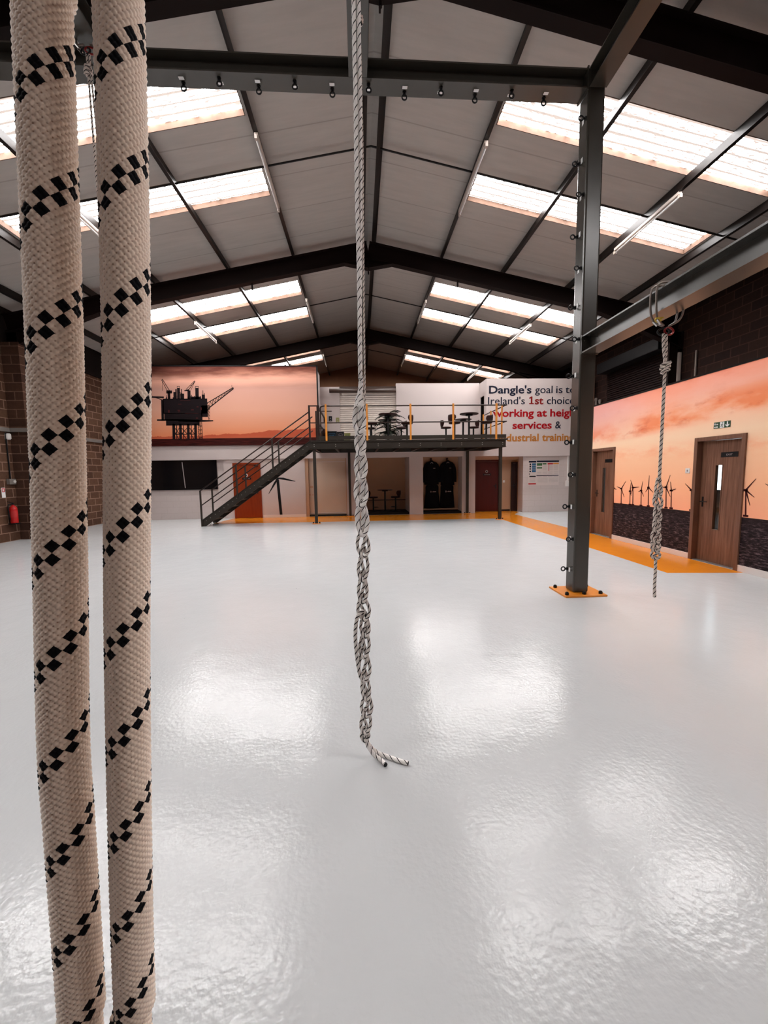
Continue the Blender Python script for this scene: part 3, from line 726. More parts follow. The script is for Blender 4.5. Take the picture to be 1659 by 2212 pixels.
for hub, bv, tips in TB:
    t = MB(); h = wz(*hub); s = (hub[0]-280)/1000 + 0.75; b = wz(hub[0]-2, bv)
    xx = XW - 0.0015
    def seg(p, q, w0, w1):
        p = Vector((xx, p[0], p[1])); q = Vector((xx, q[0], q[1])); d = (q-p).normalized(); n = Vector((1, 0, 0)).cross(d)
        t.prism([p-n*w0/2, p+n*w0/2, q+n*w1/2, q-n*w1/2], (-0.003, 0, 0))
    seg(b, h, 0.024, 0.016); seg((b[0]+0.04, b[1]+0.008), (b[0]-0.04, b[1]+0.008), 0.03, 0.03)
    for q in tips: seg(h, wz(*q), 0.026, 0.005)
    seg((h[0]+0.035, h[1]), (h[0]-0.03, h[1]), 0.034, 0.034)
    t.build('turbine_print', 'turb', wr)

# ------------------------------------------------------------------ doors in the sea mural
def veneer_door(n, d, label, word):
    a, b = d; yc = (a+b)/2
    r = thing(f'door_{n}', (XW, yc, 0), label, 'door', kind='structure')
    fr = MB(); fw = 0.065
    fr.box(XW-0.025, XW+0.14, a, a+fw, 0, DH); fr.box(XW-0.025, XW+0.14, b-fw, b, 0, DH); fr.box(XW-0.025, XW+0.14, a+fw, b-fw, DH-fw, DH)
    fr.build('door_frame', 'woodframe', r, bevel=0.004)
    la, lb = a+fw+0.003, b-fw-0.003; g0, g1 = yc+0.0, yc+0.115; gz0, gz1 = 0.57, 1.63
    lf = MB(); x0, x1 = XW+0.075, XW+0.12
    lf.box(x0, x1, la, g0, 0.012, DH-fw-0.004); lf.box(x0, x1, g1, lb, 0.012, DH-fw-0.004); lf.box(x0, x1, g0, g1, 0.012, gz0); lf.box(x0, x1, g0, g1, gz1, DH-fw-0.004)
    leaf = lf.build('leaf', 'wood', r)
    MB().box(x0+0.018, x0+0.026, g0, g1, gz0, gz1).build('vision_glass', 'glass', leaf)
    be = MB(); q = 0.012
    be.box(x0-0.006, x0+0.004, g0-q, g0, gz0-q, gz1+q); be.box(x0-0.006, x0+0.004, g1, g1+q, gz0-q, gz1+q); be.box(x0-0.006, x0+0.004, g0, g1, gz0-q, gz0); be.box(x0-0.006, x0+0.004, g0, g1, gz1, gz1+q)
    be.build('glazing_bead', 'woodframe', leaf)
    pl = MB().box(x0-0.004, x0, yc-0.255, yc+0.035, 1.755, 1.835).build('door_sign', 'black', leaf)
    if word: text_mesh(word, 'sign_lettering', 0.030, 'grey', 0.0, leaf, 0.105, (x0-0.004, yc-0.06, 1.780), (0, -1, 0), 0.001)
    hd = MB(); hd.box(x0-0.004, x0, lb-0.075, lb-0.045, 0.93, 1.10); hd.cyl((x0-0.05, lb-0.06, 1.02), (x0, lb-0.06, 1.02), 0.009); hd.cyl((x0-0.05, lb-0.065, 1.02), (x0-0.05, lb-0.185, 1.02), 0.009)
    hd.build('handle', 'black', leaf)
    MB().box(XW+0.0, XW+0.13, a+fw, b-fw, 0.0, 0.010).build('threshold', 'galv', r)
    return r
veneer_door(1, D1, 'walnut veneer door with slim black glass beyond the steel column', None)
veneer_door(2, D2, 'walnut veneer door with EXIT plate below the green fire sign', 'EXIT')
# green sign above the exit door
sg = thing('fire_exit_sign', (XW-0.006, 6.03, 2.22), 'green and white fire exit sign above the walnut exit door', 'sign')
MB().box(XW-0.006, XW-0.001, 5.885, 6.175, 2.218, 2.318).build('sign_board', 'green', sg)
text_mesh('Fire', 'lettering', 0.030, 'tag', 0.02, sg, 0.070, (XW-0.006, 6.165, 2.273), (0, -1, 0), 0.001)
text_mesh('exit', 'lettering', 0.030, 'tag', 0.02, sg, 0.070, (XW-0.006, 6.165, 2.230), (0, -1, 0), 0.001)
wp = MB().box(XW-0.0075, XW-0.006, 5.988, 6.062, 2.222, 2.314).build('figure_panel', 'tag', sg)
mn = MB(); xx = XW-0.0085
def lim(p, q, wd): mn.bar((xx, 6.062-p[0], 2.222+p[1]), (xx, 6.062-q[0], 2.222+q[1]), 0.001, wd, up=Vector((1, 0, 0)).cross(Vector((0, -(q[0]-p[0]), q[1]-p[1]))))
lim((.042,.060), (.034,.036), .013); lim((.034,.036), (.050,.024), .008); lim((.050,.024), (.046,.006), .007); lim((.034,.036), (.024,.020), .008); lim((.024,.020), (.010,.020), .007); lim((.042,.058), (.056,.044), .006); lim((.040,.058), (.024,.052), .006); lim((.024,.052), (.018,.040), .006)
mn.cyl((xx+0.0005, 6.062-.047, 2.222+.074), (xx-0.0005, 6.062-.047, 2.222+.074), 0.009)
mn.build('running_figure', 'green', sg)
ar = MB(); A = lambda y, z: (XW-0.006, y, z)
ar.prism([A(5.945, 2.308), A(5.925, 2.308), A(5.925, 2.255), A(5.905, 2.272), A(5.899, 2.256), A(5.935, 2.226), A(5.971, 2.256), A(5.965, 2.272), A(5.945, 2.255)], (-0.001, 0, 0))
ar.build('arrow', 'tag', sg)
sw = thing('light_switch', (XW, 6.64, 1.50), 'small white light switch on the sea mural beside the exit door', 'switch')
MB().box(XW-0.009, XW, 6.595, 6.685, 1.500, 1.588).build('plate', 'plastic', sw, bevel=0.002)
MB().box(XW-0.014, XW-0.009, 6.625, 6.650, 1.528, 1.562).build('rocker', 'grey', sw)
# ------------------------------------------------------------------ doors and fittings in the back block
def flush_door(n, x0, x1, y, zt, mat, label, sign):
    r = thing(f'door_{n}', ((x0+x1)/2, y, 0), label, 'door', kind='structure')
    f = MB(); fw = 0.06
    f.box(x0, x0+fw, y-0.035, y+0.02, 0, zt); f.box(x1-fw, x1, y-0.035, y+0.02, 0, zt); f.box(x0+fw, x1-fw, y-0.035, y+0.02, zt-fw, zt)
    f.build('door_frame', mat, r)
    lf = MB().box(x0+fw+0.004, x1-fw-0.004, y-0.012, y+0.02, 0.01, zt-fw-0.004).build('leaf', mat, r)
    xc = (x0+x1)/2
    if sign:
        MB().box(xc-0.17, xc+0.15, y-0.018, y-0.012, 1.44, 1.515).build('door_sign', 'black', lf)
        g = MB()
        for q in range(7): g.box(xc-0.12+q*0.034, xc-0.12+q*0.034+0.022, y-0.0195, y-0.018, 1.468, 1.485)
        g.build('sign_marks', 'grey', lf)
        MB().cyl((xc-0.02, y-0.0185, 1.60), (xc-0.02, y-0.012, 1.60), 0.055).build('round_symbol', 'tag' if n == 4 else 'grey', lf)
        MB().cyl((xc-0.02, y-0.0205, 1.60), (xc-0.02, y-0.0185, 1.60), 0.032).build('symbol_mark', 'black', lf)
    h = MB(); h.box(x1-fw-0.10, x1-fw-0.06, y-0.02, y-0.012, 0.92, 1.10); h.cyl((x1-fw-0.08, y-0.06, 1.02), (x1-fw-0.08, y-0.012, 1.02), 0.011); h.cyl((x1-fw-0.08, y-0.06, 1.02), (x1-fw-0.20, y-0.06, 1.02), 0.011)
    h.build('handle', 'black', lf)
    if n == 4: MB().box(x1-fw-0.16, x1-fw-0.03, y-0.07, y-0.012, zt-0.13, zt-0.09).build('door_closer', 'black', lf)
    return r
flush_door(4, -4.69, -3.68, YB-0.02, 2.06, 'orangedoor', 'orange stained door behind the steel staircase', True)
flush_door(5, 4.56, 5.56, 15.46, 2.06, 'reddoor', 'dark red door behind the end mezzanine post', True)
flush_door(6, 6.02, 6.27, 15.40, 1.96, 'browndoor', 'narrow dark brown door beside the white poster wall', False)
struct(MB().box(4.45, 6.3, 15.30, 15.5, 2.06, 2.24).build('trim_6', 'beige'), 'beige bulkhead over the dark red door', 'trim')
struct(MB().box(5.58, 6.02, 15.485, 15.5, 0, 0.07).build('baseboard_alcove', 'browndoor'), 'dark skirting between the red door and the brown door', 'skirting')
tag(MB().box(5.72, 5.80, 15.488, 15.5, 1.15, 1.24).build('light_switch', 'plastic'), 'pale light switch beside the dark red door', 'switch')

# ------------------------------------------------------------------ black screen, decal, poster, services on the back wall
sc = thing('black_screen', (-6.5, YB+0.10, 1.1), 'wide glossy black screen on the white blockwork below the oil rig mural', 'screen')
MB().box(-7.72, -5.29, YB+0.03, YB+0.10, 1.10, 2.21).build('panel', 'screen', sc, bevel=0.006)
MB().bar((-6.52, YB+0.029, 2.12), (-6.46, YB+0.029, 1.17), 0.004, 0.03, up=(1, 0, 0)).build('pale_line', 'grey', sc)  # thin pale slanted line on the black panel
td = MB(); yt = YB - 0.002
td.prism([(-3.045, yt, 0.10), (-3.005+0.06, yt, 0.10), (-3.02, yt, 1.42), (-3.12, yt, 1.42)], (0, -0.003, 0))
td.cyl((-3.09, yt, 1.46), (-3.09, yt-0.004, 1.46), 0.065)
td.prism([(-3.05, yt, 1.50), (-2.85, yt, 1.49), (-2.42, yt, 1.355), (-2.42, yt, 1.335), (-2.85, yt, 1.41), (-3.05, yt, 1.445)], (0, -0.003, 0))
td.prism([(-3.12, yt, 1.44), (-3.22, yt, 1.30), (-3.43, yt, 0.90), (-3.415, yt, 0.895), (-3.15, yt, 1.27), (-3.07, yt, 1.42)], (0, -0.003, 0))
td.prism([(-3.13, yt, 1.47), (-3.20, yt, 1.62), (-3.27, yt, 2.08), (-3.24, yt, 2.08), (-3.12, yt, 1.66), (-3.05, yt, 1.50)], (0, -0.003, 0))
tag(td.build('turbine_decal', 'black'), 'black wind turbine decal on the white wall under the stairs', 'decal')
po = thing('safety_poster', (7.08, 14.85, 1.05), 'safety information poster with coloured blocks on the white end wall', 'poster')
X = lambda u: 6.475 + (u-450)/(1205-450)*1.21
Z = lambda v: 1.985 - (v-318)/(905-318)*0.945
yp = 14.85
MB().box(X(445), X(1208), yp-0.012, yp, Z(910), Z(312)).build('sheet', 'paper', po)
def blk(mat, name, rects):
    if name == 'print_lines':
        m = MB()
        for u0, v0, u1, v1 in rects: m.box(X(u0), X(u1), yp-0.0145, yp-0.012, Z(v1), Z(v0))
        m.build(name, mat, po)
    else:
        for u0, v0, u1, v1 in rects: MB().box(X(u0), X(u1), yp-0.0145, yp-0.012, Z(v1), Z(v0)).build(name, mat, po)
blk('navy', 'header_band', [(455, 325, 638, 365), (650, 320, 1200, 358), (650, 665, 1197, 685)])
blk('blue', 'blue_block', [(533, 380, 632, 432), (533, 440, 632, 486), (533, 495, 632, 535), (533, 542, 632, 595)])
blk('pgreen', 'green_block', [(655, 380, 785, 440), (655, 475, 785, 508), (795, 380, 890, 415)])
blk('pred', 'red_block', [(920, 378, 1050, 415), (945, 415, 958, 565), (455, 855, 640, 885)])
blk('porange', 'orange_block', [(1055, 378, 1195, 410)])
blk('black', 'pictogram', [(475, 385, 512, 425), (475, 440, 512, 478), (475, 500, 512, 530), (475, 555, 512, 590), (475, 680, 632, 708), (465, 625, 485, 648)])
g = [(660+140*i, v, 770+138*i, v+5) for i in range(4) for v in (595, 635)] + [(800, 430+14*i, 900, 433+14*i) for i in range(9)] + [(970, 430+16*i, 1050, 433+16*i) for i in range(8)] + [(1070, 430+16*i, 1180, 433+16*i) for i in range(8)] + [(668+135*i, 700, 780+135*i, 706) for i in range(4)] + [(680, 730+18*i, 930, 733+18*i) for i in range(7)] + [(960, 740+18*i, 1180, 743+18*i) for i in range(6)] + [(480, 730+18*i, 620, 733+18*i) for i in range(6)]
blk('grey', 'print_lines', g)
wv = MB(); wv.cyl((8.02, 14.82, 2.15), (8.02, 14.82, 1.15), 0.022); wv.box(7.96, 8.08, 14.79, 14.85, 0.98, 1.20); wv.box(8.10, 8.24, 14.78, 14.85, 1.20, 1.42); wv.cyl((8.02, 14.82, 1.38), (8.14, 14.82, 1.38), 0.02)
wv.torus((8.12, 14.82, 1.28), (0, 1, 0), 0.06, 0.012)
tag(wv.build('conduit_box', 'plastic'), 'white conduit with small boxes on the wall beside the safety poster', 'conduit')

# ------------------------------------------------------------------ roof steelwork
ORD = ['the nearest rafter frame overhead, just beyond the rope beam', 'the second dark rafter frame, before the mezzanine', 'the third dark rafter frame, above the oil rig mural']
for i, Y in enumerate((5.0, 11.0, 17.2)):
    r = thing('portal_rafter', (XR, Y, 7.0), ['dark maroon steel rafter overhead just behind the rope beam', 'dark steel rafter crossing the hall between the rope beam and the mezzanine', 'dark steel rafter crossing above the top of the oil rig mural'][i], 'rafter')
    for side in (-1, 1):
        xe = XL+0.1 if side < 0 else XO-0.1
        m = MB(); dep, wd, tf = 0.42, 0.18, 0.022
        top = lambda x: zs(x) - 0.21
        p0 = Vector((XR, Y, top(XR)-dep/2)); p1 = Vector((xe, Y, top(xe)-dep/2))
        ibeam(m, p0, p1, dep, wd, tf, 0.03, up=(side*0.2018, 0, 0.9794))
        # haunches at the apex and at the eaves
        xa = XR + side*0.62; zb = top(XR)-dep-0.0
        m.prism([(XR, Y-0.015, zb-0.24), (XR, Y-0.015, zb), (xa, Y-0.015, zb-0.128)], (0, 0.03, 0)); m.bar((XR, Y, zb-0.24), (xa, Y, zb-0.128), wd, tf)
        xh = xe - side*2.3; zb1 = top(xh)-dep; zb2 = top(xe)-dep
        m.prism([(xh, Y-0.015, zb1), (xe, Y-0.015, zb2), (xe, Y-0.015, zb2-0.42)], (0, 0.03, 0)); m.bar((xh, Y, zb1), (xe, Y, zb2-0.42), wd, tf)
        m.build('rafter_arm', 'steel', r)
        c = MB(); xs = xe
        ibeam(c, (xs-side*0.10, Y, 0 if i < 2 else 4.75), (xs-side*0.10, Y, top(xs)-dep), 0.40, 0.18, 0.02, 0.03, up=(1, 0, 0))
        c.build('stanchion', 'steel', r)
    b = MB(); b.prism([(XR-0.012, Y-0.10, 7.22), (XR+0.012, Y-0.10, 7.22), (XR+0.012, Y-0.10, 6.90), (XR-0.012, Y-0.10, 6.90)], (0, 0.2, 0)); b.cyl((XR, Y-0.02, 6.90), (XR, Y-0.02, 6.84), 0.02)
    b.build('apex_plate', 'steel', r)
    for xl in ((XR-3.05, XR+2.4) if i == 1 else ()): MB().bar((xl, Y+0.02, top(xl)-dep), (xl, Y+0.02, top(xl)-dep-0.16), 0.04, 0.04).build('hanger_lug', 'steel', r)
PN = {0.16: 'ridge purlin', 1.97: 'first purlin out from the ridge', 3.66: 'second purlin out from the ridge', 5.50: 'third purlin out from the ridge', 7.10: 'fourth purlin out from the ridge', 8.55: 'eaves purlin above the side wall'}
for off in PN:
    for side in (-1, 1):
        x = XR + side*off
        m = MB(); z1 = zs(x) - 0.005; z0 = z1 - 0.20; wd = 0.065
        m.box(x-0.006, x+0.006, Y0, Y1, z0, z1); m.box(x-0.004, x+side*-wd, Y0, Y1, z0, z0+0.008) if side > 0 else m.box(x, x+wd, Y0, Y1, z0, z0+0.008)
        a, b = (x, x+side*wd) if side > 0 else (x-wd, x)
        m.box(min(a, b), max(a, b), Y0, Y1, z1-0.03, z1-0.012)
        tag(m.build('roof_purlin', 'purlin'), f'dark steel {PN[off]}, {"rig mural" if side < 0 else "door mural"} side', 'purlin', 'roof purlins')
for i, Y in enumerate((8.05, 14.2, 20.1)):
    for side in (-1, 1):
        m = MB(); x0, x1 = XR, XR+side*8.5
        m.cyl((x0, Y, zs(x0)-0.12), (x1, Y, zs(x1)-0.12), 0.017, n=8)
        tag(m.build('sag_rod', 'purlin'), f'thin dark tie rod between purlins, {["first bay past the rope beam", "bay above the mezzanine", "farthest roof bay"][i]}, {"rig mural" if side < 0 else "door mural"} slope', 'rod', 'sag rods')
# fluorescent battens under the purlins
def make_batten():
    r = thing('batten_light', (0, 0, 0), 'batten', 'ceiling light', 'fluorescent battens')
    MB().box(-0.032, 0.032, -0.90, 0.90, -0.055, 0).build('housing', 'lamp', r, bevel=0.004)
    for s in (-1, 1): MB().box(-0.022, 0.022, s*0.90-0.03, s*0.90+0.03, -0.115, -0.05).build('lamp_holder', 'lamp', r)
    MB().cyl((0, -0.87, -0.092), (0, 0.87, -0.092), 0.017).build('tube', 'plastic', r, smooth=True)
    return r
proto = None; BL = []
for bay, yc in (('first bay past the rope beam', 8.10), ('bay before the third rafter', 14.3), ('farthest roof bay', 20.2)):
    for off in (1.97, 5.50):
        for side in (-1, 1):
            x = XR + side*(off - 0.03); z = zs(x) - 0.212
            lb = f'white fluorescent batten, {bay}, {"inner" if off < 3 else "outer"} row, {"rig mural" if side < 0 else "door mural"} slope'
            if proto is None: proto = make_batten(); proto.location = (x, yc, z); proto['label'] = lb
            else: dup(proto, (x, yc, z), 0, lb)

# ------------------------------------------------------------------ rope access steel frame
ZB, ZT = 5.905, 6.108
def uc(name, p0, p1, label, mat='rig', plates=()):
    r = thing(name, p0, label, 'beam')
    ibeam(MB(), p0, p1, 0.203, 0.203, 0.016, 0.012)
    m = MB(); ibeam(m, p0, p1, 0.203, 0.203, 0.016, 0.012); m.build('beam', mat, r)
    return r
zc = (ZB+ZT)/2
b1 = uc('steel_beam', (-8.75, 4.86, zc), (2.69, 4.86, zc), 'long grey steel beam with anchor eyes spanning above the hall to the column')
def lug(parent, p, out, flat, z_tag):
    """eye bolt at p pointing along out, with its small white inspection tag"""
    p = Vector(p); o = Vector(out); f = Vector(flat)
    m = MB(); m.cyl(p, p+o*0.012, 0.022, n=10); m.cyl(p+o*0.01, p+o*0.035, 0.013, n=8); m.torus(p+o*0.058, f, 0.026, 0.0085, 14, 6)
    e = m.build('anchor_eye', 'black', parent, smooth=False)
    t = MB(); a = Vector(z_tag); c = p + a*0.055 + o*0.002; sd = o.cross(a)
    t.hexa([c-sd*0.028-a*0.018, c+sd*0.028-a*0.018, c+sd*0.028+a*0.018, c-sd*0.028+a*0.018, c-sd*0.028-a*0.018+o*0.002, c+sd*0.028-a*0.018+o*0.002, c+sd*0.028+a*0.018+o*0.002, c-sd*0.028+a*0.018+o*0.002])
    t.build('inspection_tag', 'tag', e)
for i in range(16):
    x = 2.235 - 0.408*i
    near = i % 2
    lug(b1, (x, 4.83 if near else 4.90, ZB), (0, 0, -1), (0, 1, 0), (0, 1 if near else -1, 0))
ep = MB(); ep.box(2.672, 2.69, 4.75, 4.97, ZB-0.02, ZT+0.02); ep.build('end_plate', 'rig', b1)
b2 = uc('steel_beam', (2.795, 4.75, zc), (2.795, -1.6, zc), 'grey steel overhead beam running back from the top of the column')
b3 = uc('steel_beam', (0.075, 4.755, zc), (0.075, -1.6, zc), 'grey steel overhead beam above the long chain-knotted rope')
b4 = uc('steel_beam', (-2.60, 4.755, zc), (-2.60, -1.6, zc), 'grey steel overhead beam above the two thick foreground ropes')
b5 = uc('steel_beam', (2.80, 4.755, 3.085), (2.80, -1.6, 3.085), 'lower grey steel beam bolted to the column with a wire sling round it')
m = MB(); m.box(2.695, 2.905, 4.742, 4.758, 2.975, 3.195); m.build('end_plate', 'rig', b5)
for dz in (0.05, -0.05):
    for dx in (-0.065, 0.065): MB().cyl((2.80+dx, 4.742, 3.085+dz), (2.80+dx, 4.725, 3.085+dz), 0.016, n=6).build('bolt', 'rig', b5)
col = thing('steel_column', (2.80, 4.86, 0), 'tall grey steel column with anchor eyes standing on an orange base plate', 'column')
MB().box(2.695, 2.895, 4.76, 4.96, 0.022, ZT+0.02).build('shaft', 'rig', col, bevel=0.022)
MB().box(2.53, 3.07, 4.63, 5.07, 0, 0.022).build('base_plate', 'orange', col, bevel=0.003)
for x, y in ((2.585, 5.01), (2.575, 4.69), (2.80, 4.69), (3.015, 4.69), (3.015, 5.01), (2.80, 5.01)):
    MB().cyl((x, y, 0.022), (x, y, 0.047), 0.024, n=8).lathe((x, y, 0.047), [(0.022, 0), (0.016, 0.012), (0.004, 0.016)], 8).build('base_bolt', 'black', col)
for i in range(14):
    z = 0.30 + i*0.4095
    near = i % 2
    lug(col, (2.695, 4.805 if near else 4.915, z), (-1, 0, 0), (0, 1, 0), (0, 1 if near else -1, 0))

# ------------------------------------------------------------------ ropes
def rope_path_obj(mb, pts, r, per=8, n=10): return mb.tube(spline(pts, per), r, n)
def knot(mb, c, r, n=8, turns=3.2, R=None, h=None, seed=0):
    """bulky coil knot around a vertical strand at c"""
    c = Vector(c); R = R or r*2.0; h = h or r*5; P = []
    N = int(turns*14)
    for i in range(N+1):
        t = i/N; a = 2*math.pi*turns*t + seed
        P.append(c + Vector((R*math.cos(a)*(1-0.25*math.cos(math.pi*t*2)), R*math.sin(a), h*(t-0.5))))
    mb.tube(P, r, n)
    mb.tube(spline([c+Vector((-R*1.1, -R*0.6, -h*0.45)), c+Vector((-R*0.3, -R*1.25, 0)), c+Vector((R*1.1, -R*0.8, h*0.45))], 6), r, n)
def sling(name, xc, yc, zbeam, hb, label, zl, tape=True):
    s = thing(name, (xc, yc, zl), label, 'sling')
    for k, dy in enumerate((-0.035, 0.035)):
        b = zbeam; t = zbeam + hb
        P = [(xc-0.03, yc+dy*0.2, zl+0.05), (xc-0.10, yc+dy*0.7, b-0.07), (xc-0.128, yc+dy, b+0.02), (xc-0.132, yc+dy, t-0.02), (xc-0.10, yc+dy, t+0.035), (xc, yc+dy, t+0.045), (xc+0.10, yc+dy, t+0.035), (xc+0.132, yc+dy, t-0.02), (xc+0.128, yc+dy, b+0.02), (xc+0.10, yc+dy*0.7, b-0.07), (xc+0.03, yc+dy*0.2, zl+0.05)]
        MB().tube(spline(P, 8), 0.009, 8).build('wire_loop', 'wire', s)
        MB().cyl((xc-0.105, yc+dy*0.72, b-0.065), (xc-0.07, yc+dy*0.5, b-0.105), 0.014, n=8).build('ferrule', 'chrome', s)
    if tape:
        m = MB(); m.torus((xc-0.095, yc-0.02, zbeam-0.07), (0.6, 0.1, 0.8), 0.022, 0.008); m.bar((xc-0.125, yc-0.03, zbeam-0.06), (xc-0.055, yc-0.03, zbeam-0.055), 0.01, 0.012); m.build('tape', 'yellow', s)
    MB().torus((xc-0.022, yc, zl), (0.2, 1, 0), 0.050, 0.009, 20, 8, 0.0+0.6).build('steel_link', 'black', s)
    MB().torus((xc+0.028, yc, zl+0.005), (-0.2, 1, 0.0), 0.050, 0.009, 20, 8, 0.6).build('red_link', 'redlink', s)['label'] = 'red screw link'
    return s
# chain knot of loops below a hanging line
def chain(mb, anchors, r, n=8, double=True, seed=3):
    """anchors: (x, y, z, half width) from top to bottom; each pair bounds one interlocked loop"""
    rnd = random.Random(seed)
    for i in range(len(anchors)-1):
        x, y, z, hw = anchors[i]; x2, y2, z2, w2 = anchors[i+1]; p = z - z2; e = hw - r; f = 1 if i % 2 == 0 else -1
        if double: f = 1
        X = lambda t: x + (x2-x)*t
        j = lambda: rnd.uniform(-0.2, 0.2)*r
        # outer legs of the loop, joined over the front at the bottom
        mb.tube(spline([(X(0)-f*e*0.15, y+r*1.2, z+0.30*p), (X(.2)-f*e*0.70, y+r*0.3, z-0.18*p), (X(.5)-f*e, y-r*0.2+j(), z-0.5*p), (X(.8)-f*e*0.85, y-r*0.6, z-0.82*p), (X(1)-f*e*0.25, y-r*1.7, z2-0.10*p),
                        (X(1)+f*e*0.35, y-r*1.6, z2-0.06*p), (X(.8)+f*e*0.95, y-r*0.5, z-0.80*p), (X(.5)+f*e, y+r*0.2, z-0.5*p), (X(.2)+f*e*0.7, y+r*0.8, z-0.18*p), (X(0)+f*e*0.2, y+r*1.5, z+0.24*p)], 6), r, n)
        # standing strand through the middle
        mb.tube(spline([(X(0)+f*e*0.5, y+r*0.5, z+0.20*p), (X(.35)+f*e*(0.30 if double else 0.35), y-r*0.3+j(), z-0.35*p), (X(.7)+f*e*(0.12 if double else -0.15), y+r*0.2, z-0.7*p), (X(1)-f*e*0.45, y+r*0.9, z2-0.18*p)], 6), r, n)
        if double:
            mb.tube(spline([(X(0)-e*0.05, y-r*0.2, z+0.03*p), (X(.3)-e*0.62, y+r*1.0, z-0.28*p), (X(.6)-e*0.66, y+r*1.2, z-0.6*p), (X(1)-e*0.1, y+r*0.2, z2)], 6), r, n)
RC = 0.0112
cr = thing('hanging_rope', (0.03, 2.05, 0.0), 'white and black flecked rope hanging mid-hall, chain-knotted down to the floor', 'rope')
cs = sling('wire_sling', 0.055, 2.05, ZB, 0.203, 'wire sling on the overhead beam holding the long chain-knotted rope', 5.74, False)
m = MB()
m.tube(spline([(0.045, 2.048, 5.70), (0.020, 2.045, 3.766), (0.019, 2.042, 3.378), (0.016, 2.045, 2.971), (0.017, 2.05, 2.545), (0.012, 2.05, 2.06)], 10), RC*0.86, 12)
m.tube(spline([(0.062, 2.052, 5.70), (0.043, 2.052, 3.766), (0.040, 2.052, 3.378), (0.034, 2.055, 2.971), (0.024, 2.068, 2.545), (0.016, 2.07, 2.06)], 10), RC*0.86, 12)
m.build('doubled_line', 'rope_center', cr)
m = MB(); rnd = random.Random(5)
A = [(0.018, 2.05, 2.045, .014), (0.004, 2.05, 1.935, .036), (0.004, 2.05, 1.80, .031), (0.008, 2.05, 1.69, .036), (0.006, 2.05, 1.565, .039), (0.004, 2.05, 1.43, .038), (0.010, 2.05, 1.28, .034)]
chain(m, A, RC, 10, True, 2)
m.build('thick_chain', 'rope_center', cr)
m = MB()
z = 1.27; A = []; i = 0
while z > 0.14:
    A.append((0.006 + 0.006*math.sin(i*1.7), 2.05, z, 0.034 + 0.005*math.sin(i*2.3+1))); z -= 0.110 + 0.018*math.sin(i*1.3); i += 1
A.append((-0.004, 2.05, 0.125, 0.022))
chain(m, A, 0.0088, 9, False, 4)
m.tube(spline([(0.004, 2.04, 0.86), (-0.030, 2.03, 0.82), (-0.042, 2.035, 0.72), (-0.036, 2.035, 0.60), (-0.022, 2.035, 0.50), (-0.004, 2.04, 0.46)], 8), RC*0.9, 8)
m.build('slim_chain', 'rope_slim', cr)
m = MB()
m.tube(spline([(-0.004, 2.05, 0.15), (0.010, 2.045, 0.09), (0.045, 2.035, 0.035), (0.080, 2.025, 0.012), (0.104, 1.985, 0.0115)], 10), RC, 12)
m.build('short_tail', 'rope_center', cr)
m = MB()
m.tube(spline([(-0.002, 2.055, 0.15), (0.018, 2.055, 0.085), (0.062, 2.06, 0.030), (0.12, 2.045, 0.0115), (0.18, 2.01, 0.0112), (0.228, 1.985, 0.0112)], 10), RC, 12)
m.build('long_tail', 'rope_center', cr)
MB().cyl((0.102, 1.990, 0.0115), (0.1055, 1.9825, 0.0115), RC*1.04, n=10).build('melted_end', 'black', cr)
# second, thinner-looking rope further along the same beam
tr = thing('hanging_rope', (0.08, 3.75, 2.1), 'rope with a top knot hanging close behind the long chain-knotted rope', 'rope')
sling('wire_sling', 0.08, 3.75, ZB, 0.203, 'wire sling on the overhead beam behind the long rope', 5.74, False)
m = MB()
m.tube(spline([(0.070, 3.75, 5.72), (0.078, 3.75, 5.5), (0.085, 3.75, 5.3), (0.088, 3.75, 4.4), (0.075, 3.75, 3.4), (0.062, 3.75, 2.1)], 8), 0.0085, 8)
m.tube(spline([(0.092, 3.75, 5.72), (0.088, 3.75, 5.58), (0.085, 3.76, 5.45)], 8), 0.0085, 8)
m.build('line', 'rope_grey', tr)
m = MB(); knot(m, (0.086, 3.75, 5.43), 0.0095); m.build('top_knot', 'rope_grey', tr)
# rope on the lower beam beside the column
rr = thing('hanging_rope', (2.80, 3.53, 0.36), 'short knotted rope hanging from the lower beam in front of the exit door', 'rope')
sling('wire_sling', 2.80, 3.545, 2.984, 0.203, 'wire sling with red link round the lower steel beam', 2.82)
RR = 0.0135
m = MB()
m.tube(spline([(2.795, 3.535, 2.79), (2.800, 3.533, 2.66), (2.80, 3.533, 2.54), (2.80, 3.533, 2.1), (2.80, 3.533, 1.47)], 8), RR, 12)
m.tube(spline([(2.770, 3.535, 2.80), (2.775, 3.535, 2.70), (2.79, 3.535, 2.60), (2.80, 3.535, 2.52)], 8), RR*0.95, 12)
m.build('line', 'rope_grey', rr)
m = MB(); knot(m, (2.80, 3.533, 2.50), RR*0.95, R=0.028, h=0.10); m.build('top_knot', 'rope_grey', rr)
m = MB()
chain(m, [(2.80, 3.535, 1.46, .042), (2.795, 3.535, 1.34, .050), (2.80, 3.535, 1.22, .045), (2.80, 3.535, 1.10, .042), (2.798, 3.535, 1.00, .055), (2.795, 3.535, 0.90, .052), (2.80, 3.535, 0.81, .055), (2.80, 3.535, 0.74, .04)], RR*0.86, 9, False, 8)
m.build('knot_chain', 'rope_grey', rr)
m = MB(); m.tube(spline([(2.80, 3.53, 0.75), (2.805, 3.53, 0.62), (2.800, 3.525, 0.50), (2.795, 3.51, 0.36)], 8), RR, 12); m.build('tail', 'rope_grey', rr)
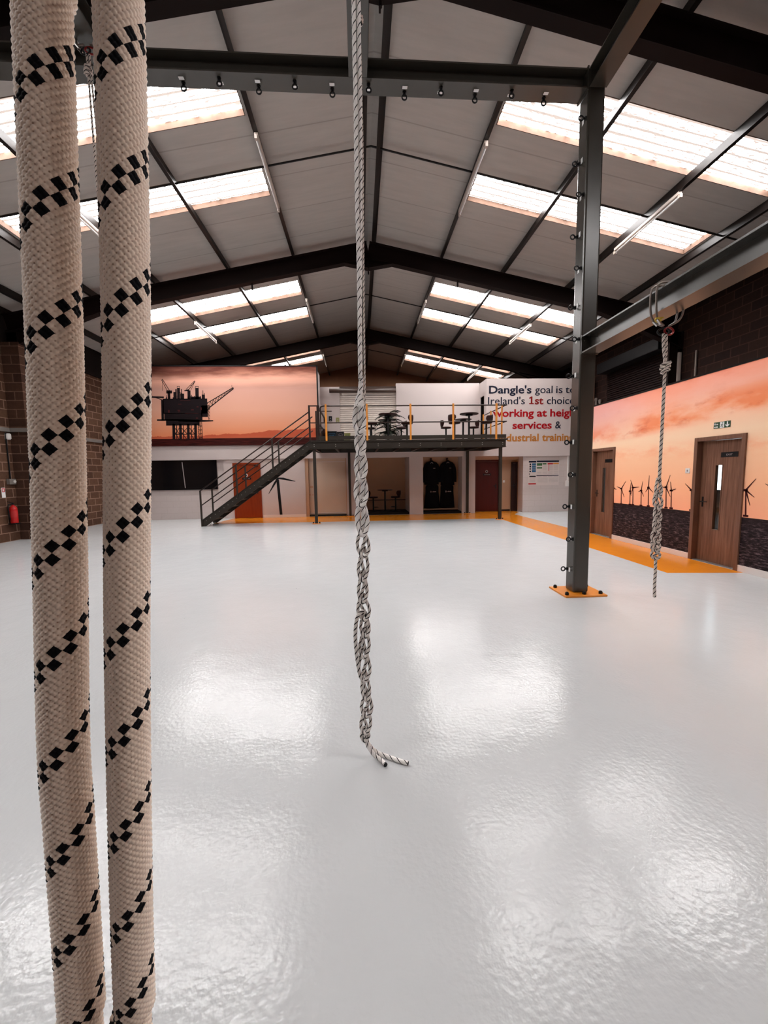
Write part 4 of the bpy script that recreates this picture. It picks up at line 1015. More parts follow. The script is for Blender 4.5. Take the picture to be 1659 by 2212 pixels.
# doubled rope on the far overhead beam, seen between the two thick foreground ropes
l = thing('hanging_rope', (-2.60, 4.55, 0.3), 'thin doubled rope with a top knot hanging behind the two thick foreground ropes', 'rope')
sling('wire_sling', -2.60, 4.50, ZB, 0.203, 'wire sling above the thin doubled rope with the top knot', 5.80, False)
m = MB()
m.tube(spline([(-2.62, 4.50, 5.78), (-2.615, 4.50, 5.6), (-2.62, 4.505, 4.0), (-2.615, 4.51, 0.3)], 8), 0.0095, 8)
m.tube(spline([(-2.585, 4.50, 5.78), (-2.588, 4.50, 5.6), (-2.565, 4.505, 4.0), (-2.575, 4.51, 0.6)], 8), 0.0095, 8)
m.build('doubled_line', 'rope_grey', l)
m = MB(); knot(m, (-2.612, 4.50, 5.62), 0.011, R=0.026, h=0.10); m.build('top_knot', 'rope_grey', l)

# two thick braided ropes close to the viewer
def braid_rope(name, pts, R, phase, label):
    step = 0.0080; NS = 10; nu = 200
    P = np.array([tuple(p) for p in spline(pts, 40)])
    seg = np.linalg.norm(np.diff(P, axis=0), axis=1); L = np.concatenate([[0], np.cumsum(seg)])
    Lz = P[:, 2]
    # dense rings where the weave shows, sparse above and below
    zz = np.concatenate([np.arange(0.02, 1.10, 0.03), np.arange(1.10, 1.98, 0.0006), np.arange(2.0, 5.90, 0.05)])
    X = np.interp(zz, Lz, P[:, 0]); Yv = np.interp(zz, Lz, P[:, 1])
    u = np.arange(nu)/nu
    U, S = np.meshgrid(u, zz)
    a = 2*(NS*U - (S-phase)/step); b = 2*(NS*U + (S-phase)/step)
    over = (np.floor(a)+np.floor(b)) % 2 < 0.5
    fa = a-np.floor(a)-0.5; fb = b-np.floor(b)-0.5
    ac = np.where(over, fa, fb); al_ = np.where(over, fb, fa)
    h = np.sqrt(np.clip(np.cos(np.pi*ac*0.96), 0, 1))*(0.50+0.50*np.cos(np.pi*al_)) 
    rng = np.random.RandomState(3); h += rng.normal(0, 0.025, h.shape)
    dense = ((S > 1.12) & (S < 1.96)).astype(float)
    r = R*(0.95 + 0.085*h*dense)
    ang = 2*np.pi*(U-0.5)
    V = np.stack([X[:, None] + r*np.sin(ang), Yv[:, None] - r*np.cos(ang), S], -1).reshape(-1, 3)
    nr = len(zz); i = np.arange(nr-1)[:, None]*nu; j = np.arange(nu)[None, :]; j2 = (j+1) % nu
    F = np.stack([i+j, i+j2, i+nu+j2, i+nu+j], -1).reshape(-1, 4)
    org = np.array([X[0], Yv[0], zz[0]])
    me = bpy.data.meshes.new(name)
    me.vertices.add(len(V)); me.vertices.foreach_set('co', (V-org).astype(np.float32).ravel())
    me.loops.add(F.size); me.loops.foreach_set('vertex_index', F.astype(np.int32).ravel())
    me.polygons.add(len(F)); me.polygons.foreach_set('loop_start', np.arange(0, F.size, 4, dtype=np.int32)); me.polygons.foreach_set('loop_total', np.full(len(F), 4, dtype=np.int32))
    me.update(calc_edges=True); me.validate()
    lay = me.uv_layers.new(name='UVMap')
    u0 = np.broadcast_to(u[None, :], (nr-1, nu)); u1 = u0 + 1/nu; v0 = np.broadcast_to(zz[:-1, None], (nr-1, nu)); v1 = np.broadcast_to(zz[1:, None], (nr-1, nu))
    uv = np.stack([u0, v0, u1, v0, u1, v1, u0, v1], -1).reshape(-1)
    lay.data.foreach_set('uv', uv.astype(np.float32))
    me.polygons.foreach_set('use_smooth', [True]*len(F))
    me.materials.append(rope_braid_mat(name+'_weave', phase, step, NS, 8))
    o = bpy.data.objects.new(name, me); COL.objects.link(o); o.location = org
    return tag(o, label, 'rope', 'thick ropes near the viewer')
braid_rope('braided_rope', [(-0.225, 0.25, 0.0), (-0.205, 0.25, 1.1), (-0.200, 0.25, 1.203), (-0.1955, 0.25, 1.347), (-0.1935, 0.25, 1.412), (-0.1845, 0.25, 1.533), (-0.177, 0.25, 1.644), (-0.1725, 0.25, 1.721), (-0.1660, 0.25, 1.839), (-0.155, 0.25, 2.05), (0.0, 0.25, 5.90)], 0.0132, 1.629, 'thick white rope with black checks, the one nearer the image edge, closest to the camera')
braid_rope('braided_rope', [(-0.185, 0.25, 0.0), (-0.170, 0.25, 1.1), (-0.1650, 0.25, 1.199), (-0.1595, 0.25, 1.311), (-0.1495, 0.25, 1.472), (-0.1385, 0.25, 1.617), (-0.132, 0.25, 1.721), (-0.126, 0.25, 1.841), (-0.118, 0.25, 2.05), (0.04, 0.25, 5.90)], 0.0122, 1.6415, 'thick white rope with black checks, the inner one, beside the oil rig mural')

# ------------------------------------------------------------------ mezzanine
mz = thing('mezzanine_platform', (1.6, 12.75, 0), 'dark steel mezzanine platform with orange guard posts in front of the white block', 'mezzanine')
MX0, MX1, MY0, MY1, MZ = -1.52, 4.78, 12.72, 14.95, 2.66
MB().box(MX0, MX1+0.06, MY0-0.02, MY1, MZ-0.045, MZ).build('deck', 'mezz', mz)
def channel(p0, p1, h, wd, open_dir):
    m = MB(); m.bar(p0, p1, 0.012, h); o = Vector(open_dir)
    for s in (1, -1):
        c = Vector((0, 0, s*(h/2-0.006))); m.bar(Vector(p0)+c+o*wd/2, Vector(p1)+c+o*wd/2, wd, 0.012)
    return m
zb = 2.50
m = channel((MX0, MY0+0.01, zb), (MX1, MY0+0.01, zb), 0.23, 0.07, (0, -0.5, 0)); m.build('front_beam', 'mezz', mz)
bl = MB()
for i in range(10):
    x = MX0 + 0.10 + i*0.677
    for dz in (-0.03, 0.03): MB().cyl((x, MY0+0.004, zb+dz), (x, MY0-0.012, zb+dz), 0.014, n=6).build('beam_bolt', 'galv', mz)
for x in (MX0+0.01, MX1-0.01): MB().box(x-0.01, x+0.01, MY0, MY1, zb-0.115, zb+0.115).build('side_beam', 'mezz', mz)
MB().box(MX0, MX1, MY1-0.08, MY1, zb-0.115, zb+0.115).build('back_beam', 'mezz', mz)
for i in range(10):
    x = MX0 + 0.10 + i*0.677
    MB().box(x-0.02, x+0.02, MY0+0.03, MY1-0.09, zb-0.10, zb+0.105).box(x-0.035, x+0.035, MY0+0.03, MY1-0.09, zb-0.112, zb-0.100).build('joist', 'rail', mz)
for x, y in ((-1.43, 12.79), (4.63, 12.79), (-0.38, 14.86), (4.10, 14.86)):
    p = MB().box(x-0.045, x+0.045, y-0.045, y+0.045, 0.012, zb-0.115).build('post', 'mezz', mz)
    MB().box(x-0.13, x+0.13, y-0.09, y+0.09, 0, 0.012).build('foot_plate', 'orange', p)
    for dx in (-0.10, 0.10): MB().cyl((x+dx, y, 0.012), (x+dx, y, 0.055), 0.020, n=8).build('foot_bolt', 'black', p)
MB().box(-1.27, MX1, MY0-0.02, MY0-0.005, MZ+0.01, MZ+0.13).build('toe_board', 'mezz', mz)
for x in (-1.02, 0.268, 1.655, 3.03, 4.44): MB().box(x-0.028, x+0.028, MY0-0.06, MY0-0.022, MZ-0.02, 3.775).build('guard_post', 'guard', mz)
for x, y in ((4.70, 12.90), (4.70, 14.0), (4.70, 14.85)): MB().box(x-0.019, x+0.019, y-0.028, y+0.028, MZ-0.02, 3.74).build('guard_post', 'guard', mz)
for z in (3.725, 3.205):
    m = MB()
    if z > 3.5: m.tube(spline([(-1.19, MY0, MZ), (-1.19, MY0, 3.60), (-1.175, MY0, 3.69), (-1.09, MY0, 3.725), (-0.9, MY0, 3.725)], 6), 0.021, 8); m.tube([(-0.9, MY0, 3.725), (MX1+0.02, MY0, 3.725)], 0.021, 8)
    else: m.tube([(-1.19, MY0, z), (MX1+0.02, MY0, z)], 0.019, 8)
    m.build('front_rail', 'rail', mz)
    MB().tube([(MX1-0.03, MY0-0.02, z-0.01), (MX1-0.03, MY1, z-0.01)], 0.019, 8).build('side_rail', 'rail', mz)
# landing gate at the head of the stairs
gt = MB()
gt.bar((-1.545, 12.75, 2.62), (-1.545, 12.75, 3.755), 0.055, 0.045); gt.bar((-1.545, 12.75, 3.735), (-1.27, 12.75, 3.735), 0.035, 0.035); gt.bar((-1.545, 12.75, 3.21), (-1.27, 12.75, 3.21), 0.03, 0.03)
gt.bar((-1.27, 12.76, 2.66), (-1.27, 12.76, 3.75), 0.085, 0.06)
gt.build('landing_rail', 'rail', mz); gt = MB()
gt.bar((-1.44, 13.735, 2.66), (-1.44, 13.735, 3.735), 0.045, 0.045); gt.bar((-1.44, 13.735, 3.72), (-0.9, 13.735, 3.72), 0.03, 0.03); gt.bar((-1.44, 13.735, 3.15), (-1.22, 13.735, 3.15), 0.03, 0.03)
gt.build('landing_rail', 'rail', mz)
MB().box(-1.235, -1.195, 12.95, 12.99, 2.66, 3.55).build('guard_post', 'guard', mz)
gg = MB(); gg.bar((-1.25, 12.80, 3.68), (-1.10, 13.40, 3.40), 0.03, 0.05); gg.bar((-1.25, 12.80, 3.15), (-1.10, 13.40, 3.0), 0.03, 0.05); gg.bar((-1.10, 13.40, 2.9), (-1.10, 13.40, 3.45), 0.03, 0.05)
gg.build('swing_gate', 'rail', mz)

# ------------------------------------------------------------------ staircase
st = thing('staircase', (-5.0, 13.1, 0), 'straight dark steel staircase climbing past the orange door to the mezzanine', 'staircase')
SX0, SZ0, SX1, SZ1 = -5.02, 0.20, -1.54, 2.66            # top edge of the string
sl = (SZ1-SZ0)/(SX1-SX0)
for y in (12.75, 13.72):
    s = MB(); H = 0.245
    s.prism([(SX0-0.02, y-0.006, SZ0), (SX1, y-0.006, SZ1), (SX1+0.06, y-0.006, SZ1), (SX1+0.06, y-0.006, SZ1-H+0.04), (SX0+0.10, y-0.006, 0.0), (SX0-0.02, y-0.006, 0.0)], (0, 0.012, 0))
    f = 1 if y > 13 else -1
    s.bar((SX0, y-f*0.02 if f > 0 else y-0.02, SZ0), (SX1, y-0.02, SZ1), 0.05, 0.012, up=(-sl, 0, 1)); s.bar((SX0+0.14, y-0.02, 0.03), (SX1+0.06, y-0.02, SZ1-H+0.04), 0.05, 0.012, up=(-sl, 0, 1))
    o = s.build('string', 'mezz', st)
    bb = MB()
    for i in range(12):
        x = SX0 + 0.13 + i*0.283
        for d in (0, 0.13): bb.cyl((x+d, y-0.006, SZ0+sl*(x+d-SX0)-0.11), (x+d, y-0.02, SZ0+sl*(x+d-SX0)-0.11), 0.010, n=6)
    bb.build('bolts', 'galv', o)
for i in range(12):
    z = 0.205 + i*0.205; x = SX0 + 0.07 + i*0.283
    MB().box(x, x+0.25, 12.76, 13.71, z-0.035, z-0.015).box(x, x+0.012, 12.76, 13.71, z-0.06, z-0.015).build('tread', 'mezz', st)
for y in (12.735, 13.735):
    tops = []
    for k_, (x, zt) in enumerate([(-5.03, 1.14), (-3.885, 1.935), (-2.735, 2.735)]):
        zb_ = 0.0 if k_ == 0 else SZ0 + sl*(x-SX0) - 0.10
        p = MB().bar((x, y, zb_), (x, y, zt), 0.045, 0.045).build('baluster', 'mezz', st)
    m = MB(); m.tube([(-5.03, y, 1.13), (-1.56, y, 3.545)], 0.019, 8); m.build('handrail', 'rail', st)
    m = MB(); m.tube([(-5.03, y, 0.66), (-1.56, y, 3.075)], 0.017, 8); m.build('mid_rail', 'rail', st)

# ------------------------------------------------------------------ mezzanine furniture
def make_table():
    t = thing('bar_table', (0, 0, 0), 'table', 'bar table', 'round bar tables')
    MB().lathe((0, 0, 0), [(0.23, 0), (0.23, 0.012), (0.05, 0.03), (0.033, 0.06), (0.033, 0.84)], 20).build('pedestal', 'black', t, smooth=False)
    MB().lathe((0, 0, 0.84), [(0.29, 0), (0.31, 0.008), (0.31, 0.026), (0.305, 0.032)], 28).build('table_top', 'stool', t)
    MB().lathe((0, 0, 0.80), [(0.12, 0), (0.12, 0.04)], 14).build('top_bracket', 'black', t)
    return t
def make_stool():
    t = thing('bar_stool', (0, 0, 0), 'stool', 'bar stool', 'bar stools')
    MB().lathe((0, 0, 0), [(0.20, 0), (0.20, 0.012), (0.05, 0.035), (0.030, 0.05), (0.030, 0.53)], 18).build('pedestal', 'black', t)
    m = MB(); m.torus((0.10, 0, 0.17), (0, 0, 1), 0.11, 0.010, 16, 6); m.build('footrest', 'black', t)
    s = MB()                                             # faces +x, low curved back at -x
    s.lathe((0, 0, 0.53), [(0.10, 0), (0.185, 0.012), (0.20, 0.04), (0.175, 0.065), (0.02, 0.052)], 20)
    s.build('seat', 'stool', t, smooth=True)
    b = MB(); n = 11; base = len(b.v); rows = [(0.585, 0.185, 0.40), (0.64, 0.205, 0.80), (0.72, 0.215, 1.0), (0.79, 0.215, 0.95), (0.83, 0.21, 0.72)]
    for z, r, wd in rows:
        for i in range(n):
            a = math.pi + (i/(n-1)-0.5)*2.0*wd
            b.v.append((r*math.cos(a), r*math.sin(a)*1.05, z))
    m_ = len(rows)*n
    for z, r, wd in rows:
        for i in range(n):
            a = math.pi + (i/(n-1)-0.5)*2.0*wd
            b.v.append(((r-0.028)*math.cos(a), (r-0.028)*math.sin(a)*1.05, z))
    R_ = len(rows)
    for k_ in range(R_-1):
        for i in range(n-1):
            q = k_*n+i; b.f.append((q, q+1, q+n+1, q+n)); b.f.append((m_+q, m_+q+n, m_+q+n+1, m_+q+1))
        b.f.append((k_*n, (k_+1)*n, m_+(k_+1)*n, m_+k_*n)); q = k_*n+n-1; b.f.append((q, m_+q, m_+q+n, q+n))
    for i in range(n-1):
        b.f.append((i, m_+i, m_+i+1, i+1)); q = (R_-1)*n+i; b.f.append((q, q+1, m_+q+1, m_+q))
    b.build('backrest', 'stool', t, smooth=True)
    return t
tb = make_table(); so = make_stool()
TL = [(0.975, 13.2, MZ, 'dark round bar table on the mezzanine in front of the palm'), (1.02, 14.6, MZ, 'dark round bar table behind the palm, by the pale shutter'), (3.69, 13.2, MZ, 'dark round bar table near the orange end posts of the mezzanine'),
      (3.86, 14.6, MZ, 'round bar table at the back of the mezzanine, beside the dark doorway'), (0.995, 15.75, 0.075, 'dark round bar table in the alcove under the mezzanine')]
for i, (x, y, z, lb) in enumerate(TL):
    if i == 0: tb.location = (x, y, z); tb['label'] = lb
    else: dup(tb, (x, y, z), 0, lb)
SL = [(0.42, 13.2, MZ, 0, 'stool mostly behind the chain-knotted rope, facing the front palm table'), (0.43, 14.6, MZ, 0.1, 'farther stool behind the chain-knotted rope, by the shutter'),
      (1.60, 13.2, MZ, math.pi-0.5, 'maroon-backed stool beside the front palm table, behind an orange guard post'), (1.56, 14.6, MZ, math.pi+0.2, 'low-looking stool at the back, next to the palm fronds'),
      (3.20, 13.2, MZ, 0.55, 'maroon-backed stool behind the fourth orange guard post'), (3.22, 14.6, MZ, 0.0, 'stool in profile against the bare white mezzanine wall'),
      (4.28, 13.2, MZ, math.pi+0.3, 'dark stool just inside the orange posts at the mezzanine end'), (4.25, 14.6, MZ, math.pi, 'stool in front of the dark mezzanine doorway'),
      (0.52, 15.75, 0.075, 0, 'black stool in the lower alcove, beside the hanging rope'), (1.42, 15.75, 0.075, math.pi-0.5, 'black stool in the lower alcove, nearer the coats')]
for i, (x, y, z, a, lb) in enumerate(SL):
    if i == 0: so.location = (x, y, z); so.rotation_euler = (0, 0, a); so['label'] = lb
    else: dup(so, (x, y, z), a, lb)
# palm
pt = thing('potted_palm', (1.04, 13.9, MZ), 'dark leafy palm in a pot between the two mezzanine tables', 'plant')
MB().lathe((1.04, 13.9, MZ), [(0.13, 0), (0.17, 0.26), (0.18, 0.28), (0.155, 0.28), (0.15, 0.25)], 18).build('pot', 'plastic', pt)
m = MB(); rnd = random.Random(11)
for k_ in range(4): m.tube(spline([(1.04+rnd.uniform(-.05, .05), 13.9+rnd.uniform(-.05, .05), MZ+0.22), (1.04+rnd.uniform(-.08, .08), 13.9+rnd.uniform(-.05, .05), MZ+0.55), (1.04+rnd.uniform(-.12, .12), 13.9+rnd.uniform(-.08, .08), MZ+0.9)], 5), 0.016, 6)
m.build('stems', 'leaf', pt)
m = MB()
for k_ in range(48):
    a = rnd.uniform(0, 2*math.pi); L = rnd.uniform(0.32, 0.56); z0 = MZ + rnd.uniform(0.22, 1.0); up = rnd.uniform(0.0, 0.42)
    c = Vector((1.04, 13.9, z0)); dx = Vector((math.cos(a), math.sin(a)*0.8, 0))
    mid = [c + dx*(L*t) + Vector((0, 0, up*t*1.1 - 0.50*L*t*t*1.3)) for t in [i/9 for i in range(10)]]
    mid = [Vector((p.x, p.y, max(p.z, MZ+0.02))) for p in mid]
    for i in range(1, 10):
        d = (mid[i]-mid[i-1]).normalized(); sd = d.cross(Vector((0, 0, 1)))
        if sd.length < 1e-3: continue
        sd.normalize(); ll = 0.15*math.sin(math.pi*(0.15+0.8*i/10))
        for s in (-1, 1):
            tip = mid[i] + sd*s*ll + d*ll*0.55 - Vector((0, 0, ll*0.25)); w_ = 0.028
            tip.z = max(tip.z, MZ+0.01)
            m.prism([mid[i]-d*w_, mid[i]+d*w_, tip], (0, 0, 0.003))
    m.tube(mid, 0.005, 5)
m.uv = None
m.build('fronds', 'leaf', pt, smooth=False)
# crates, backpack and small posters
def crate(x0, x1, mat, lb, h):
    r = thing('storage_crate', ((x0+x1)/2, 13.15, MZ), lb, 'crate', 'crates behind the mezzanine rail')
    y0, y1 = 12.98, 13.30
    b = MB(); b.box(x0, x1, y0, y1, MZ, MZ+0.02); b.box(x0, x1, y0, y0+0.015, MZ+0.02, MZ+h); b.box(x0, x1, y1-0.015, y1, MZ+0.02, MZ+h); b.box(x0, x0+0.015, y0+0.015, y1-0.015, MZ+0.02, MZ+h); b.box(x1-0.015, x1, y0+0.015, y1-0.015, MZ+0.02, MZ+h)
    b.build('body', mat, r); MB().box(x0-0.008, x1+0.008, y0-0.008, y1+0.008, MZ+h, MZ+h+0.02).build('lid', mat, r)
    l_ = MB(); a0, a1 = x0+0.05, x1-0.04; z0, z1 = MZ+0.10, MZ+h-0.04
    for q in ((a0, a1, z0, z0+0.012), (a0, a1, z1-0.012, z1), (a0, a0+0.012, z0, z1), (a1-0.012, a1, z0, z1)): l_.box(q[0], q[1], y0-0.006, y0, q[2], q[3])
    for i in range(4): l_.box(a0+0.03+i*(a1-a0-0.06)/4, a0+0.03+(i+0.6)*(a1-a0-0.06)/4, y0-0.006, y0, z0+0.05, z1-0.05)
    l_.build('label_panel', 'blue' if 'blue' in lb else 'grey' if mat == 'crate' else 'pgreen', r)
crate(-1.03, -0.72, 'crate', 'black crate with a blue framed label behind the mezzanine rail', 0.29)
crate(-0.70, -0.49, 'crate', 'black crate with a grey framed label, the middle one of the row', 0.27)
crate(-0.47, -0.28, 'crateg', 'small olive crate at the end of the crate row', 0.23)
bp = thing('backpack', (-1.17, 13.2, MZ), 'dark backpack slumped at the head of the stairs', 'bag')
MB().lathe((-1.15, 13.2, MZ), [(0.10, 0), (0.125, 0.06), (0.12, 0.25), (0.09, 0.38), (0.03, 0.42)], 14).build('body', 'stool', bp, smooth=True)
m = MB(); m.tube(spline([(-1.15, 13.08, MZ+0.40), (-1.19, 13.04, MZ+0.28), (-1.15, 13.05, MZ+0.08)], 6), 0.012, 6); m.build('strap', 'black', bp)
for x, z, mat, lb in ((-1.30, 3.60, 'stool', 'small dark poster on the mezzanine wall, partly behind an orange post'), (-1.10, 3.66, 'crate', 'small black poster on the mezzanine wall above the crates'), (-0.82, 3.60, 'crateg', 'small olive green poster on the mezzanine wall')):
    p = thing('wall_poster', (x, YB+0.85, z), lb, 'poster', 'small posters on the mezzanine wall')
    MB().box(x-0.065, x+0.065, YB+0.838, YB+0.85, z, z+0.20).build('sheet', mat, p)
    MB().prism([(x-0.025, YB+0.837, z+0.10), (x+0.025, YB+0.837, z+0.10), (x, YB+0.837, z+0.15)], (0, 0.001, 0)).box(x-0.03, x+0.03, YB+0.8365, YB+0.838, z+0.03, z+0.05).build('pictogram', 'grey', p)

# ------------------------------------------------------------------ black workwear in the coat alcove
YC = 15.60
def garment(name, x, ztop, zbot, wsh, whem, lb, logo, sleeve):
    r = thing(name, (x, YC-0.12, zbot), lb, 'workwear', 'black workwear hanging in the alcove')
    n = 16; rows = [(0.0, 0.06), (0.03, 0.45), (0.08, 0.86), (0.14, 1.0), (0.35, 0.98), (0.7, 1.0), (1.0, 1.02)]; b = MB()
    for f, k_ in rows:
        z = ztop - f*(ztop-zbot); hw = (wsh if f < 0.3 else wsh + (whem-wsh)*(f-0.3)/0.7)/2*k_; dp = 0.045 + 0.05*min(1, f*5)
        for i in range(n):
            t = 2*math.pi*i/n; fold = 1 + 0.05*math.sin(5*t)*f
            b.v.append((x + hw*math.cos(t)*fold, YC-0.13 + dp*math.sin(t)*fold, z))
    for k_ in range(len(rows)-1):
        for i in range(n): b.f.append((k_*n+i, k_*n+(i+1) % n, (k_+1)*n+(i+1) % n, (k_+1)*n+i))
    b.f.append(tuple(range(n))); b.f.append(tuple(range((len(rows)-1)*n, len(rows)*n))[::-1])
    b.build('body', 'coat', r, smooth=True)
    if sleeve:
        for s in (-1, 1):
            m = MB(); m.tube(spline([(x+s*wsh*0.40, YC-0.13, ztop-0.14), (x+s*wsh*0.54, YC-0.14, ztop-0.32), (x+s*wsh*0.585, YC-0.15, ztop-0.60), (x+s*wsh*0.57, YC-0.16, ztop-0.84)], 5), [0.075]*6+[0.07]*5+[0.06]*5, 10) if False else m.tube(spline([(x+s*wsh*0.40, YC-0.13, ztop-0.14), (x+s*wsh*0.54, YC-0.14, ztop-0.32), (x+s*wsh*0.585, YC-0.15, ztop-0.60), (x+s*wsh*0.57, YC-0.16, ztop-0.84)], 5), 0.066, 10)
            m.build('sleeve', 'coat', r)
    m = MB(); m.torus((x, YC-0.13, ztop-0.02), (0, 0.5, 1), 0.055, 0.018, 14, 6); m.build('collar', 'coat', r)
    g = MB()
    if logo == 'neck': g.tube(spline([(x-0.05, YC-0.205, ztop-0.10), (x, YC-0.21, ztop-0.06), (x+0.05, YC-0.205, ztop-0.10)], 5), 0.009, 6); g.box(x+0.05, x+0.13, YC-0.236, YC-0.231, ztop-0.30, ztop-0.285)
    else:
        g.torus((x-0.06, YC-0.236, ztop-0.33), (0, 1, 0), 0.022, 0.006, 12, 5); g.box(x-0.085, x-0.075, YC-0.238, YC-0.230, ztop-0.36, ztop-0.30)
        for i in range(5): g.box(x+0.0+i*0.030, x+0.022+i*0.030, YC-0.238, YC-0.230, ztop-0.345, ztop-0.322 + (0.012 if i % 2 else 0))
    g.build('print_mark', 'grey', r)
    hg = MB(); hg.tube(spline([(x, YC-0.13, ztop-0.02), (x, YC-0.13, ztop+0.035), (x+0.02, YC-0.13, ztop+0.06), (x, YC-0.11, ztop+0.075), (x-0.01, YC-0.09, ztop+0.065)], 5), 0.006, 6); hg.build('hanger_hook', 'black', r)
garment('work_jacket', 2.83, 2.05, 1.12, 0.50, 0.56, 'black jacket on the upper hook nearer the alcove table', 'neck', True)
garment('work_jacket', 3.47, 2.05, 1.08, 0.50, 0.54, 'black jacket on the upper hook nearer the red door', 'neck', True)
garment('work_overall', 2.85, 1.17, 0.19, 0.52, 0.62, 'black overall with white chest print below the first jacket', 'chest', False)
garment('work_overall', 3.45, 1.17, 0.19, 0.52, 0.60, 'black overall with white chest print below the jacket nearer the red door', 'chest', False)
for x, lb in ((2.83, 'dark coat hook above the first black jacket'), (3.47, 'dark coat hook above the black jacket nearer the red door')):
    m = MB(); m.box(x-0.03, x+0.03, YC, YC+0.02, 2.06, 2.16); m.cyl((x, YC, 2.115), (x, YC-0.10, 2.135), 0.012, n=8); m.lathe((x, YC-0.10, 2.118), [(0.01, 0), (0.028, 0.02), (0.02, 0.04)], 10)
    tag(m.build('coat_hook', 'stool'), lb, 'hook')
for x, lb in ((2.85, 'lower coat hook holding the first black overall'), (3.45, 'lower coat hook holding the overall nearer the red door')):
    m = MB(); m.box(x-0.02, x+0.02, YC, YC+0.02, 1.20, 1.28); m.cyl((x, YC, 1.235), (x, YC-0.10, 1.245), 0.010, n=8)
    tag(m.build('coat_hook', 'stool'), lb, 'hook')

# ------------------------------------------------------------------ fittings on the brown side wall
ex = thing('fire_extinguisher', (XL+0.11, 10.62, 0.46), 'red fire extinguisher on the brown blockwork wall below a small sign', 'extinguisher')
MB().lathe((XL+0.11, 10.62, 0.47), [(0.075, 0), (0.082, 0.015), (0.082, 0.36), (0.06, 0.42), (0.028, 0.45), (0.028, 0.47)], 20).build('cylinder', 'red', ex, smooth=False)
v_ = MB(); v_.lathe((XL+0.11, 10.62, 0.94), [(0.03, 0), (0.03, 0.04), (0.015, 0.05)], 12); v_.bar((XL+0.10, 10.62, 0.985), (XL+0.10, 10.49, 1.02), 0.025, 0.012); v_.bar((XL+0.10, 10.62, 0.965), (XL+0.10, 10.51, 0.955), 0.025, 0.010); v_.build('valve', 'black', ex)
m = MB(); m.tube(spline([(XL+0.11, 10.60, 0.96), (XL+0.10, 10.50, 0.93), (XL+0.10, 10.49, 0.75), (XL+0.10, 10.515, 0.56)], 6), 0.014, 8); m.build('hose', 'black', ex)
MB().lathe((XL+0.11, 10.62, 0.62), [(0.0835, 0), (0.0835, 0.16)], 20).build('label_band', 'pred', ex)
MB().box(XL, XL+0.035, 10.585, 10.655, 0.55, 0.86).build('bracket', 'black', ex)
MB().box(XL+0.03, XL+0.19, 10.53, 10.71, 0.44, 0.47).build('base_boot', 'black', ex)
sg = thing('extinguisher_sign', (XL+0.003, 10.52, 1.14), 'small red and white sign on the brown wall above the extinguisher', 'sign')
MB().box(XL, XL+0.005, 10.47, 10.57, 1.13, 1.38).build('sheet', 'tag', sg); MB().box(XL+0.005, XL+0.007, 10.48, 10.56, 1.27, 1.37).build('red_panel', 'pred', sg)
MB().box(XL+0.007, XL+0.008, 10.50, 10.53, 1.29, 1.35).build('pictogram', 'tag', sg)
bx = thing('electrical_box', (XL+0.03, 10.74, 1.45), 'grey electrical isolator box above the extinguisher', 'box')
MB().box(XL, XL+0.08, 10.64, 10.83, 1.46, 1.60).build('housing', 'galv', bx, bevel=0.004); MB().cyl((XL+0.08, 10.78, 1.53), (XL+0.10, 10.78, 1.53), 0.035).build('rotary_switch', 'plastic', bx)
tag(MB().cyl((XL+0.02, 10.74, 1.60), (XL+0.02, 10.74, 2.78), 0.016, n=8).build('conduit', 'black'), 'black vertical conduit between the cable tray and the isolator box', 'conduit')
ty = MB(); ty.box(XL, XL+0.07, Y0, 10.88, 2.80, 2.90); ty.box(XL, -8.50, 10.81, 10.88, 2.80, 2.90); ty.box(-8.57, -8.50, 10.88, 11.30, 2.80, 2.90); ty.box(XL, XL+0.07, 11.37, 14.9, 2.80, 2.90); ty.box(XL, -8.50, 11.30, 11.37, 2.80, 2.90)
tag(ty.build('cable_tray', 'galv'), 'galvanised cable tray running along the brown side wall and round the pier', 'tray')
em = thing('emergency_light', (XL+0.05, 10.80, 2.62), 'small white oval alarm sounder under the cable tray', 'alarm')
MB().lathe((XL+0.05, 10.78, 2.60), [(0.035, 0), (0.055, 0.03), (0.055, 0.13), (0.035, 0.16)], 14).build('body', 'plastic', em, smooth=True); MB().box(XL, XL+0.02, 10.73, 10.83, 2.61, 2.75).build('back_plate', 'plastic', em)
tag(MB().cyl((-8.555, 11.09, 2.90), (-8.555, 11.09, 5.3), 0.013, n=8).build('conduit', 'galv'), 'pale vertical conduit on the blockwork pier', 'conduit')
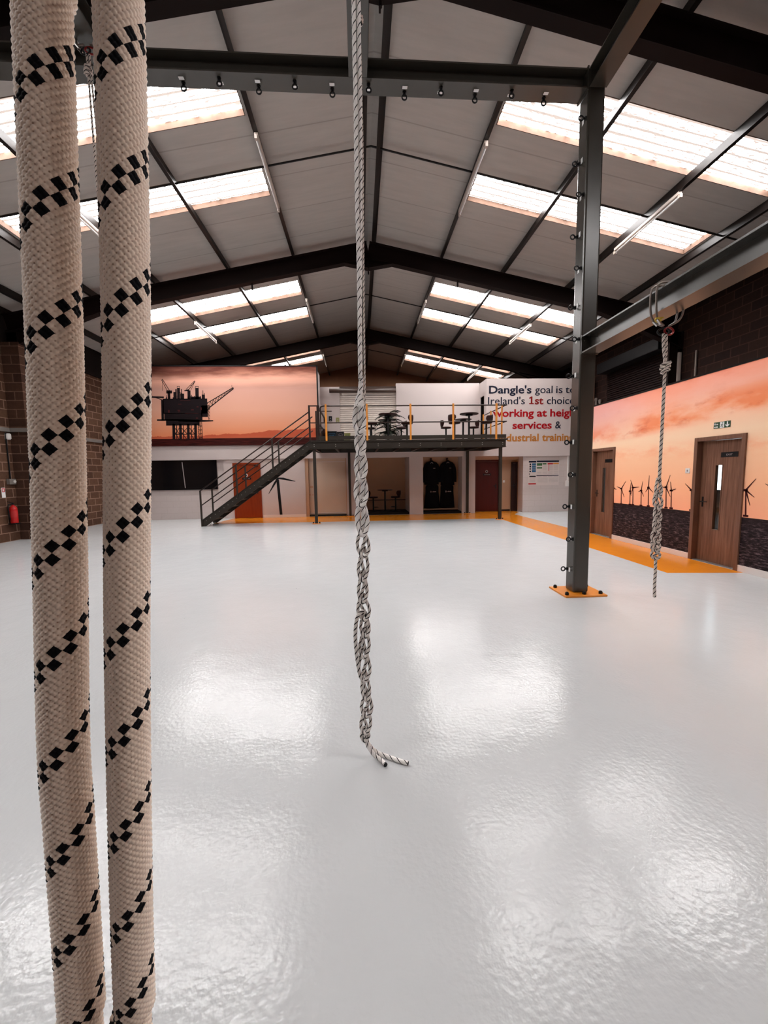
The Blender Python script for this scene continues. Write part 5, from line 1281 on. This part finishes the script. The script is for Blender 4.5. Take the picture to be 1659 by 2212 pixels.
# ------------------------------------------------------------------ outer wall above the sea mural: shutter, pipes, posts
rs = MB()
for i in range(34):
    z = 2.6 + i*0.072
    rs.hexa([(XO-0.055, 11.45, z), (XO, 11.45, z), (XO, 14.25, z), (XO-0.055, 14.25, z), (XO-0.02, 11.45, z+0.066), (XO, 11.45, z+0.066), (XO, 14.25, z+0.066), (XO-0.02, 14.25, z+0.066)])
tag(rs.build('roller_shutter', 'shutter'), 'dark ribbed roller shutter high on the wall behind the sea mural', 'shutter')
rb = thing('shutter_housing', (XO-0.2, 12.85, 5.06), 'dark roller housing above the ribbed shutter', 'housing')
MB().box(XO-0.40, XO, 11.35, 14.35, 5.06, 5.42).build('casing', 'black', rb, bevel=0.02)
tag(MB().box(XO-0.12, XO, 11.22, 11.42, 2.6, 4.75).build('shutter_post', 'blockDark'), 'brown jamb beside the dark ribbed shutter', 'jamb')
tag(MB().box(XO-0.10, XO, 10.93, 11.05, 2.6, 4.95).box(XO-0.10, XO, 10.93, 11.35, 4.85, 4.95).build('door_track', 'lamp'), 'pale steel track post beside the dark roller shutter', 'track')
m = MB(); m.tube(spline([(XO-0.10, 11.20, 5.2), (XO-0.13, 11.16, 4.6), (XO-0.11, 11.19, 3.8), (XO-0.10, 11.14, 2.6)], 8), 0.02, 6); tag(m.build('hanging_cable', 'black'), 'black cable hanging beside the dark roller shutter', 'cable')
tag(MB().cyl((XO-0.03, 10.42, 2.6), (XO-0.03, 10.42, 4.75), 0.028, n=8).build('conduit', 'wire'), 'grey conduit on the wall behind the sea mural, beyond the sling', 'conduit')
for y, zt, lb in ((14.80, 4.25, 'taller grey pipe rising behind the far end of the sea mural'), (14.55, 4.15, 'grey pipe standing in front of the taller one behind the sea mural')):
    m = MB(); m.cyl((XO-0.10, y, 2.6), (XO-0.10, y, zt), 0.045, n=10); m.lathe((XO-0.10, y, zt), [(0.06, -0.05), (0.06, 0.05), (0.03, 0.07)], 10); m.box(XO-0.1, XO, y-0.02, y+0.02, 3.2, 3.25)
    tag(m.build('wall_pipe', 'wire'), lb, 'pipe')
